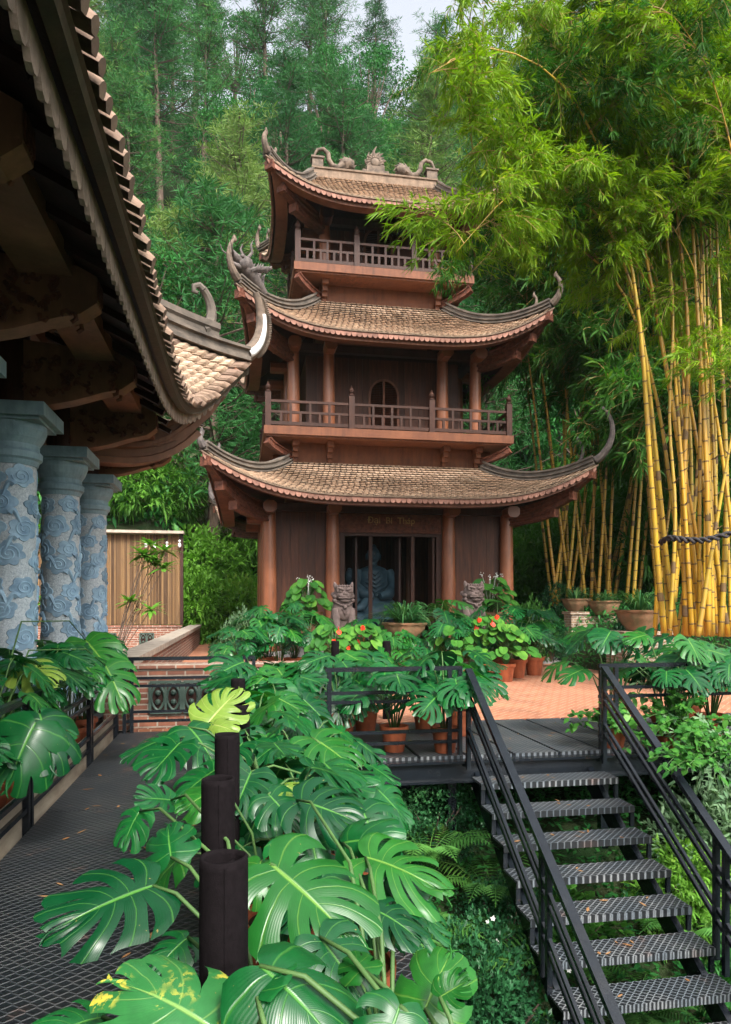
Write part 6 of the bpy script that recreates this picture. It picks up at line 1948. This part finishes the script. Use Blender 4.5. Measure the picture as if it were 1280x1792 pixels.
def culm(path, r, label, group, nbr, start, seed, meshes, brs=1.0, scatter=0.3, out=None):
    rg = random.Random(seed); P = smooth_path([Vector(p) for p in path]); base = P[0]
    e = empty('bamboo_culm', base, label, 'bamboo', group)
    b = MB(); b2 = b; n = len(P)
    cum = [0]
    for i in range(1, n): cum.append(cum[-1]+(P[i]-P[i-1]).length)
    tot = cum[-1]
    rad = [r*max(0.07, 1-0.97*(c/tot)**1.05) for c in cum]
    b.tube(P, rad, 10)
    b.cur = 1
    s = rg.uniform(0.05,0.35); step = rg.uniform(0.26,0.33)
    while s < tot*0.85:
        i = max(j for j in range(n) if cum[j] <= s); i = min(i, n-2)
        t = (s-cum[i])/(cum[i+1]-cum[i]+1e-9); q = P[i].lerp(P[i+1], t); d = (P[i+1]-P[i]).normalized(); rr = rad[i]*(1-t)+rad[i+1]*t
        b2.tube([q-d*0.014, q-d*0.005, q+d*0.005, q+d*0.014], [rr*1.01, rr*1.10, rr*1.10, rr*1.01], 10, caps=False)
        if rg.random() < 0.3 and s > 0.8:
            a = rdir(rg); a = (a - d*a.dot(d)).normalized(); b2.tube([q, q+a*0.07+d*0.03, q+a*0.12+d*0.07], [0.016,0.011,0.004], 5)
        if rg.random() < 0.10:
            q2 = q + d*rg.uniform(0.10,0.2); a = rdir(rg)*0.004
            b2.tube([q+a, q.lerp(q2,0.5)+a, q2+a], [rr*1.14, rr*1.12, rr*1.02], 9, caps=False)
        step = min(0.42, step*1.03)*rg.uniform(0.93,1.07); s += step
    b.build('culm_stem', [M['culm'], M['node']], e, smooth=True)
    for k in range(nbr):
        s = tot*(start + (1-start)*((k+rg.random())/nbr)); i = max(j for j in range(n) if cum[j] <= s); i = min(i, n-2)
        q = P[i].lerp(P[i+1], (s-cum[i])/(cum[i+1]-cum[i]+1e-9))
        a = rg.uniform(0, 6.28)
        o = bpy.data.objects.new('leafy_branch', rg.choice(meshes)); COL.objects.link(o); o.parent = e
        o.location = q - base
        o.rotation_euler = (rg.uniform(-0.4,0.4), rg.uniform(-0.7, 0.45), a)
        sc = brs*rg.uniform(0.7,1.25); o.scale = (sc,)*3
    return e
def pth(lst): return [at(*q) for q in lst]
gb = 'yellow bamboo culms of the front clump'
front = [
 ([(1163,1110,13.0),(1151,982,12.9),(1137,800,12.7),(1119,560,12.4),(1075,330,12.0),(985,150,11.4),(860,85,10.9),(750,130,10.4)], 0.080, 26, 0.45, 'leftmost front bamboo culm, arching far over the pagoda roof at the top'),
 ([(1184,1112,13.2),(1165,960,13.1),(1147,780,12.9),(1120,560,12.6),(1065,400,12.2),(980,330,11.8),(905,330,11.4),(800,440,10.8)], 0.074, 26, 0.42, 'second culm from the left, bending low so its leaves hang before the pagoda'),
 ([(1202,1112,12.8),(1197,860,12.8),(1205,600,12.7),(1188,400,12.6),(1165,200,12.3),(1110,30,12.0),(1000,-60,11.6)], 0.085, 22, 0.5, 'thickest orange culm rising straight through the leaves above the right bamboo'),
 ([(1215,1110,13.4),(1180,900,13.3),(1150,700,13.2),(1095,520,12.9),(1010,430,12.5),(930,380,12.1),(805,500,11.8)], 0.070, 22, 0.45, None),
 ([(1228,1112,13.0),(1205,900,13.0),(1165,640,12.9),(1110,360,12.6),(1020,130,12.2),(900,10,11.7),(790,20,11.2)], 0.072, 26, 0.45, None),
 ([(1240,1112,12.6),(1238,850,12.6),(1222,560,12.6),(1200,260,12.4),(1150,0,12.2),(1100,-150,12.0)], 0.076, 18, 0.5, None),
 ([(1255,1112,13.3),(1235,880,13.3),(1190,620,13.2),(1120,420,12.9),(1020,260,12.4),(900,210,11.9),(810,280,11.2)], 0.068, 26, 0.45, None),
 ([(1262,1114,12.7),(1272,860,12.7),(1262,600,12.7),(1250,300,12.6),(1235,20,12.5),(1210,-120,12.4)], 0.074, 16, 0.45, None),
 ([(1275,1114,13.0),(1245,900,13.0),(1235,640,13.0),(1215,380,12.9),(1160,160,12.7),(1060,30,12.4),(950,30,12.0)], 0.070, 22, 0.45, None),
 ([(1146,1112,13.6),(1152,980,13.6),(1148,840,13.6),(1131,690,13.6),(1105,520,13.4),(1040,330,13.1),(960,240,12.8),(870,240,12.5)], 0.060, 22, 0.4, None),
 ([(1195,1114,13.8),(1215,900,13.8),(1228,700,13.7),(1240,500,13.6),(1260,320,13.4)], 0.064, 12, 0.5, 'bamboo culm crossing behind the others and leaning right'),
 ([(1222,1114,12.4),(1247,960,12.4),(1278,780,12.3),(1320,560,12.2)], 0.066, 8, 0.5, 'bamboo culm leaning right across the front of the clump, under the dark rope'),
 ([(1205,1114,13.6),(1210,800,13.6),(1185,520,13.4),(1140,300,13.2),(1060,180,12.8),(960,140,12.4)], 0.060, 20, 0.5, None),
 ([(1290,1114,13.2),(1285,860,13.2),(1290,600,13.1),(1270,350,13.0),(1240,150,12.8),(1180,60,12.6)], 0.070, 20, 0.45, None),
 ([(1246,1114,13.7),(1253,800,13.7),(1240,520,13.6),(1230,260,13.5),(1200,60,13.3),(1130,-40,13.0)], 0.062, 20, 0.45, None),
 ([(1172,1112,12.7),(1182,900,12.7),(1172,730,12.7),(1178,520,12.6),(1150,330,12.4),(1090,200,12.1),(1000,170,11.7)], 0.055, 20, 0.5, None),
 ([(1268,1114,13.9),(1230,820,13.8),(1250,560,13.7),(1290,330,13.6)], 0.058, 10, 0.5, None),
 ([(1236,1114,13.2),(1222,960,13.2),(1193,800,13.1),(1160,600,13.0),(1120,470,12.8),(1050,380,12.4),(960,330,12.0),(890,340,11.6)], 0.066, 22, 0.45, None),
 ([(1185,1112,14.0),(1205,980,14.0),(1222,840,14.0),(1240,640,13.9),(1250,420,13.8)], 0.052, 6, 0.5, None),
 ([(1300,1114,12.5),(1285,960,12.5),(1262,780,12.5),(1240,640,12.4),(1215,470,12.3),(1140,340,12.0)], 0.064, 14, 0.5, None),
 ([(1310,1114,13.0),(1320,800,13.0),(1310,450,12.9),(1270,150,12.7),(1200,-30,12.5)], 0.070, 22, 0.4, None),
 ([(1330,1114,12.2),(1330,800,12.2),(1310,450,11.8),(1260,180,11.2),(1190,40,10.6),(1140,20,10.2)], 0.070, 20, 0.5, None),
]
_rf = random.Random(61)
for _i in range(12):
    bx = _rf.uniform(1165, 1300); d = _rf.uniform(12.6, 14.4); ln = _rf.uniform(-45, 20)
    front.append(([(bx,1112,d),(bx+ln*0.4,900,d),(bx+ln,640,d),(bx+ln*1.5,400,d-0.1),(bx+ln*2.2-20,180,d-0.3),(bx+ln*3-60,20,d-0.6)], _rf.uniform(0.05,0.068), 14, 0.5, None))
for i, (pl, r, nb, stt, lab) in enumerate(front):
    culm(pth(pl), r*0.70, lab or 'one of the bright yellow bamboo culms crowded in the front clump on the right', gb, int(nb*0.75), min(0.74, stt+0.18 + (0.06 if i in (2,5,7,11,13,14,20) else 0)), 900+i, BB if i % 3 else BB+BD, 0.85)
# rope round the clump
rp = [at(1156,950,12.55), at(1172,942,12.2), at(1200,945,12.0), at(1235,945,11.95), at(1275,935,12.0), at(1320,925,12.3)]
b = MB(); P = smooth_path(rp, 60); 
for s_ in range(2):
    pts = []
    for i, q in enumerate(P):
        a = i*0.7 + s_*math.pi; pts.append(q + Vector((0.0, 0.03*math.cos(a), 0.035*math.sin(a))))
    b.tube(pts, 0.028, 7)
b.build('rope', M['rope'], smooth=True, label='dark twisted rope tied round the front bamboo culms', cat='rope')

# second clump, farther and shaded
gb2 = 'bamboo culms of the shaded clump behind'
rg = random.Random(5)
for i in range(22):
    bx = rg.uniform(995, 1080) if i < 14 else rg.uniform(965, 1000); d = rg.uniform(24, 27)
    lean = rg.uniform(-65, 75) if i > 2 else (-80, 100, 60)[i]
    by = 1062 - rg.uniform(0, 10)
    topx = bx + lean; arch = rg.uniform(-60, 60)
    lab = 'one of the slim yellow culms in the shaded bamboo clump behind the pagoda corner'
    if i == 1: lab = 'orange bamboo culm leaning right in the shaded clump, clear of the others'
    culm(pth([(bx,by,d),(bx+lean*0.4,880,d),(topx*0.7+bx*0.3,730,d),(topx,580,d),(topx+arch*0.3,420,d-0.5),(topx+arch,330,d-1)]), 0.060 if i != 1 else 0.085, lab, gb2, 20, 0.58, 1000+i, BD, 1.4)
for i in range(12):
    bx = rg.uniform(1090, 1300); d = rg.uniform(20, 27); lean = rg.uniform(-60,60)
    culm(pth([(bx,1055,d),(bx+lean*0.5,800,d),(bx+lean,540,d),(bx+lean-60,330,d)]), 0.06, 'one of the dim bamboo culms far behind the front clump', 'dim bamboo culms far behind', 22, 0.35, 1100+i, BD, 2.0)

# ------------------------------------------------------------------ trees
def crown_pine(seed, H=17, mat='pine'):
    rg = random.Random(seed); b = MB(); bt = MB()
    lean = Vector((rg.uniform(-.03,.03), rg.uniform(-.03,.03), 1))
    bt.tube([lean*H*t for t in (0,0.3,0.6,0.85,1)], [0.26,0.20,0.13,0.06,0.02], 8)
    z = H*0.28
    while z < H*0.99:
        t = (z/H-0.28)/0.72; R_ = (0.9+3.6*(1-t)**0.6)*rg.uniform(0.75,1.15)
        for k in range(6):
            a = rg.uniform(0,6.28); L = R_*rg.uniform(0.45,1.1); up = rg.uniform(-0.1,0.55)
            p0 = lean*z; p1 = p0 + Vector((math.cos(a)*L, math.sin(a)*L, L*up))
            bt.tube([p0, p0.lerp(p1,0.5)+Vector((0,0,-0.05*L)), p1], [0.05,0.035,0.012], 4, caps=False)
            for c in range(4):
                q = p0.lerp(p1, 0.35+0.22*c) + rdir(rg)*0.35; cr = rg.random()
                for m in range(26):
                    d = rdir(rg); d.z = d.z*0.7+0.4; qq = q + Vector((d.x,d.y,d.z*0.4))*0.30*rg.random()
                    blade(b, qq, d, rg.uniform(0.30,0.52), 0.045, rdir(rg), rg.uniform(0.0,0.2), 1, min(1,max(0,0.65*cr+0.35*rg.random())))
        z += rg.uniform(0.42,0.72)
    return finish(b, 'pine_crown', M[mat]), finish(bt, 'pine_trunk', M['bark'])
def crown_broad(seed, H=11, mat='broad', leaf=0.26):
    rg = random.Random(seed); b = MB(); bt = MB()
    bt.tube([(0,0,0),(0.2,0.1,H*0.3),(0.1,0.3,H*0.6),(0,0.1,H*0.9)], [0.25,0.19,0.12,0.03], 8)
    for i in range(30):
        d = rdir(rg); d.z = d.z*0.9; c = Vector((d.x*2.7, d.y*2.7, H*0.62+d.z*H*0.34))*1.0
        bt.tube([(0.1,0.2,H*0.35), Vector((0.1,0.2,H*0.4)).lerp(c,0.6), c], [0.08,0.05,0.015], 4, caps=False)
        cr = rg.random(); R_ = rg.uniform(0.8,1.4)
        for k in range(210):
            q = rdir(rg); p = c + Vector((q.x, q.y, q.z*0.75))*R_*rg.uniform(0.55,1.0)
            blade(b, p, rdir(rg)+Vector((0,0,-0.3)), leaf*rg.uniform(0.6,1.1), leaf*0.42, rdir(rg)+Vector((0,0,1)), 0.3, 1, min(1,max(0,0.55*cr+0.3*rg.random()+0.15*q.z)))
    return finish(b, 'tree_crown', M[mat]), finish(bt, 'tree_trunk', M['bark'])
PINES = [crown_pine(1, 18), crown_pine(2, 20), crown_pine(3, 16), crown_pine(4, 17)]
BROADS = [crown_broad(5), crown_broad(6, 12), crown_broad(7, 9, 'broad', 0.30)]
def tree(kind, x, y, s, rz, label, group, name, cat='tree', mat=None):
    cr, tr = kind
    z = ground_h(x, y) - 0.3
    e = empty(name, (x, y, z), label, cat, group)
    place_mesh('trunk', tr, (0,0,0), rz, s, parent=e); place_mesh('crown', cr, (0,0,0), rz, s, parent=e, mat=mat)
    return e
rg = random.Random(99)
rows = [(37,5.0),(42,4.8),(47,4.8),(53,5.2),(59,6.0),(65,6.2),(72,6.4),(79,6.6),(87,7)]
for ri, (yy, stp) in enumerate(rows):
    x = -0.42*yy - 3
    while x < 0.92*yy + 4:
        px = x + rg.uniform(-1.6,1.6); py = yy + rg.uniform(-1.8,1.8)
        u = (px*math.cos(YAW) - py*math.sin(YAW)); dd = px*math.sin(YAW)+py*math.cos(YAW); sx_ = 640 + 1250*u/dd
        side = 'left of the pagoda' if sx_ < 470 else ('behind the pagoda' if sx_ < 700 else 'behind the bamboo')
        near = 'low on the wooded slope' if ri < 3 else ('halfway up the wooded slope' if ri < 6 else 'high on the wooded ridge')
        pine = rg.random() < (0.25 if ri < 2 else 0.55)
        hs = rg.uniform(0.85, 1.25)
        if ri >= 5: hs *= 1.22
        if ri >= 7 and (430 < sx_ < 455 or 690 < sx_ < 850): hs *= 0.58
        if pine:
            mt = M['pine_y'] if rg.random() < 0.14 else None
            tree(PINES[rg.randrange(4)], px, py, hs, rg.uniform(0,6.28), ('yellow-green pine ' if mt else 'tall feathery pine ') + near + ' ' + side, 'pines on the slope ' + side, 'pine_tree', mat=mt)
        else:
            tree(BROADS[rg.randrange(3)], px, py, hs, rg.uniform(0,6.28), 'broad-leaved tree ' + near + ' ' + side, 'broad-leaved trees on the slope ' + side, 'broadleaf_tree')
        x += stp*rg.uniform(0.8, 1.1)
# particular trees
p = at(395,1060,44); tree(PINES[2], p.x, p.y, 0.34, 1.0, 'small dead brown-needled pine above the left slope', None, 'pine_tree', mat=M['pine_r'])
p = at(300,1060,36); tree(PINES[3], p.x, p.y, 0.82, 2.0, 'bright yellow-green tree standing out on the slope left of the top roof', None, 'pine_tree', mat=M['pine_y'])

# shrubs on the slope
SHB = [SH_LANCE[0], SH_LANCE[1], SH_LANCE[2]]
k = 0
for (px_, d, s_, me, mt, lab) in [
  (225,28,2.3,0,None,'bright narrow-leaved thicket behind the bamboo fence, left part'),(290,28.5,2.6,1,None,'bright narrow-leaved thicket above the right end of the fence'),(350,29,2.4,2,None,'bright narrow-leaved thicket between fence and pagoda'),
  (410,30,2.3,0,None,'bright narrow-leaved thicket under the pagoda left eave'),(120,29,2.6,1,None,'thicket seen between the first and second stone pillars'),(60,28,2.6,2,None,'thicket seen past the nearest stone pillar'),
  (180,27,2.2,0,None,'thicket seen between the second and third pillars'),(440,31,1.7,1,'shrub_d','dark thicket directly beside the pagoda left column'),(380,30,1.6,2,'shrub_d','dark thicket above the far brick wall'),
  (250,33,3.1,0,None,'upper bright thicket left of the middle roof'),(330,33,3.3,1,None,'upper bright thicket below the middle roof corner'),(400,34,3.2,2,None,'upper bright thicket beside the middle roof'),
  (300,37,3.0,0,'pinkleaf','pale pinkish shrub above the pavilion roof corner'),(360,38,2.6,1,'pinkleaf','pale shrub beside the dragon of the middle roof'),(250,38,2.8,2,'shrub','leafy shrub behind the saw-toothed eave'),
  (430,37,2.8,1,'shrub','leafy shrub right behind the middle roof dragon'),(600,35,2.6,0,'shrub','leafy shrub top behind the pagoda'),(700,35,2.6,0,'shrub','leafy shrub behind the right of the pagoda')]:
    p = at(px_,1060,d); k += 1
    hmul = 1.35 if d < 32 else 1.1
    plant_of('shrub', p.x, p.y, ground_h(p.x,p.y)-0.2, lab, 'shrub', SHB[me], (s_,s_,s_*hmul), k*1.3, 'thickets behind the terrace', mat=M[mt] if mt else None)
# dark growth on the bank behind the pagoda's right side
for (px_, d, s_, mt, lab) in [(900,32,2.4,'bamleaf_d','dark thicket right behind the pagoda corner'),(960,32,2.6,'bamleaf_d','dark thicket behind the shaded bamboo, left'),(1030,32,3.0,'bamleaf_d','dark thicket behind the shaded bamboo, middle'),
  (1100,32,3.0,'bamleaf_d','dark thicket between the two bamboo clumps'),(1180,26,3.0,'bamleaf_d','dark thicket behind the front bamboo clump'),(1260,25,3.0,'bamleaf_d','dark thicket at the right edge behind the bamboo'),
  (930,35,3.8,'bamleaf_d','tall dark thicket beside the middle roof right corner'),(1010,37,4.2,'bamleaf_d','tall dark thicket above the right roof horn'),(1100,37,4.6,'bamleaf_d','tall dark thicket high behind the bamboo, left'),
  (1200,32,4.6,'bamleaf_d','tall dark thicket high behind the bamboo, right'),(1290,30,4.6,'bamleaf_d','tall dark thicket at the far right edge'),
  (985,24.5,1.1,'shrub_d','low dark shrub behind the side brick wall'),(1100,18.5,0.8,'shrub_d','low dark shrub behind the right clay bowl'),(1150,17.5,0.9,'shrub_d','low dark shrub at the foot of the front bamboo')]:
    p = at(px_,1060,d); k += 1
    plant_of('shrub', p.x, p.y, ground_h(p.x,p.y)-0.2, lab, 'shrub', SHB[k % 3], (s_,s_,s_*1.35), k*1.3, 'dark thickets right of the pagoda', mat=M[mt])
# leafy undergrowth over the slopes
b = MB(); rg = random.Random(8)
for i in range(85000):
    if i < 60000:
        y = 33 + 30*rg.random()**1.3; x = rg.uniform(-0.45*y-2, 0.95*y+3)
    else:
        x = rg.uniform(8.6, 20); y = rg.uniform(11.5, 34)
    z = ground_h(x, y); s_ = 0.16 if i >= 60000 else 0.46
    blade(b, Vector((x, y, z + rg.uniform(0, 0.5 if i >= 60000 else 1.8))), rdir(rg), s_*rg.uniform(0.6,1.3), s_*0.4, Vector((rg.uniform(-.5,.5),rg.uniform(-.5,.5),1)), 0.3, 1, rg.random())
b.build('undergrowth', M['broad'], label='leafy undergrowth covering the wooded slopes', cat='undergrowth', kind='stuff')

# ------------------------------------------------------------------ humid air
hz = MB(); hz.box(-140, 180, -30, 170, -5.5, 135)
hm = bpy.data.materials.new('humid_air'); hm.use_nodes = True
hn = hm.node_tree; hn.nodes.remove(hn.nodes['Principled BSDF'])
pvn = hn.nodes.new('ShaderNodeVolumePrincipled'); pvn.inputs['Density'].default_value = 0.00018
pvn.inputs['Color'].default_value = (0.80, 0.93, 0.93, 1); pvn.inputs['Anisotropy'].default_value = 0.2
hn.links.new(pvn.outputs[0], hn.nodes['Material Output'].inputs['Volume'])
hz.build('haze', hm, label='thin humid haze in front of the wooded slope', cat='haze', kind='stuff')
SC.cycles.volume_bounces = 1

# fallen leaves on the walkway, landing, terrace and treads
b = MB(); rg = random.Random(12)
for i in range(230):
    if i < 60: x, y, z = rg.uniform(-1.45,0.7), rg.uniform(2.2,9.4), 0.006
    elif i < 90: x, y, z = rg.uniform(0.9,6.0), rg.uniform(7.6,9.6), 0.008
    elif i < 190: x, y, z = rg.uniform(2.0,9.0), rg.uniform(9.9,18.8), 0.006
    else:
        n = rg.randrange(1,10); x, y, z = rg.uniform(2.5,3.9), sy(n)+rg.uniform(0.03,0.27), -RISE*n+0.036
    a = rg.uniform(0,6.28); blade(b, Vector((x,y,z)), Vector((math.cos(a),math.sin(a),0.05)), rg.uniform(0.05,0.11), rg.uniform(0.012,0.03), Vector((0,0,1)), 0.0, 2, rg.random())
b.build('fallen_leaves', M['pine_r'], label='scattered dry fallen leaves on the walkway, treads and terrace', cat='fallen leaves', kind='stuff')
# dry bamboo leaves and sheaths at the foot of the front clump
b = MB()
for i in range(5000):
    p = at(rg.uniform(1130,1320), 1060, rg.uniform(11.6,14.6)); a = rg.uniform(0,6.28)
    blade(b, Vector((p.x,p.y,ground_h(p.x,p.y)+rg.uniform(0,0.08))), Vector((math.cos(a),math.sin(a),rg.uniform(-0.1,0.5))), rg.uniform(0.10,0.22), rg.uniform(0.02,0.05), Vector((0,0,1)), 0.1, 1, rg.random())
b.build('bamboo_litter', M['pine_r'], label='dry bamboo leaves and sheaths heaped at the foot of the culms', cat='leaf litter', kind='stuff')
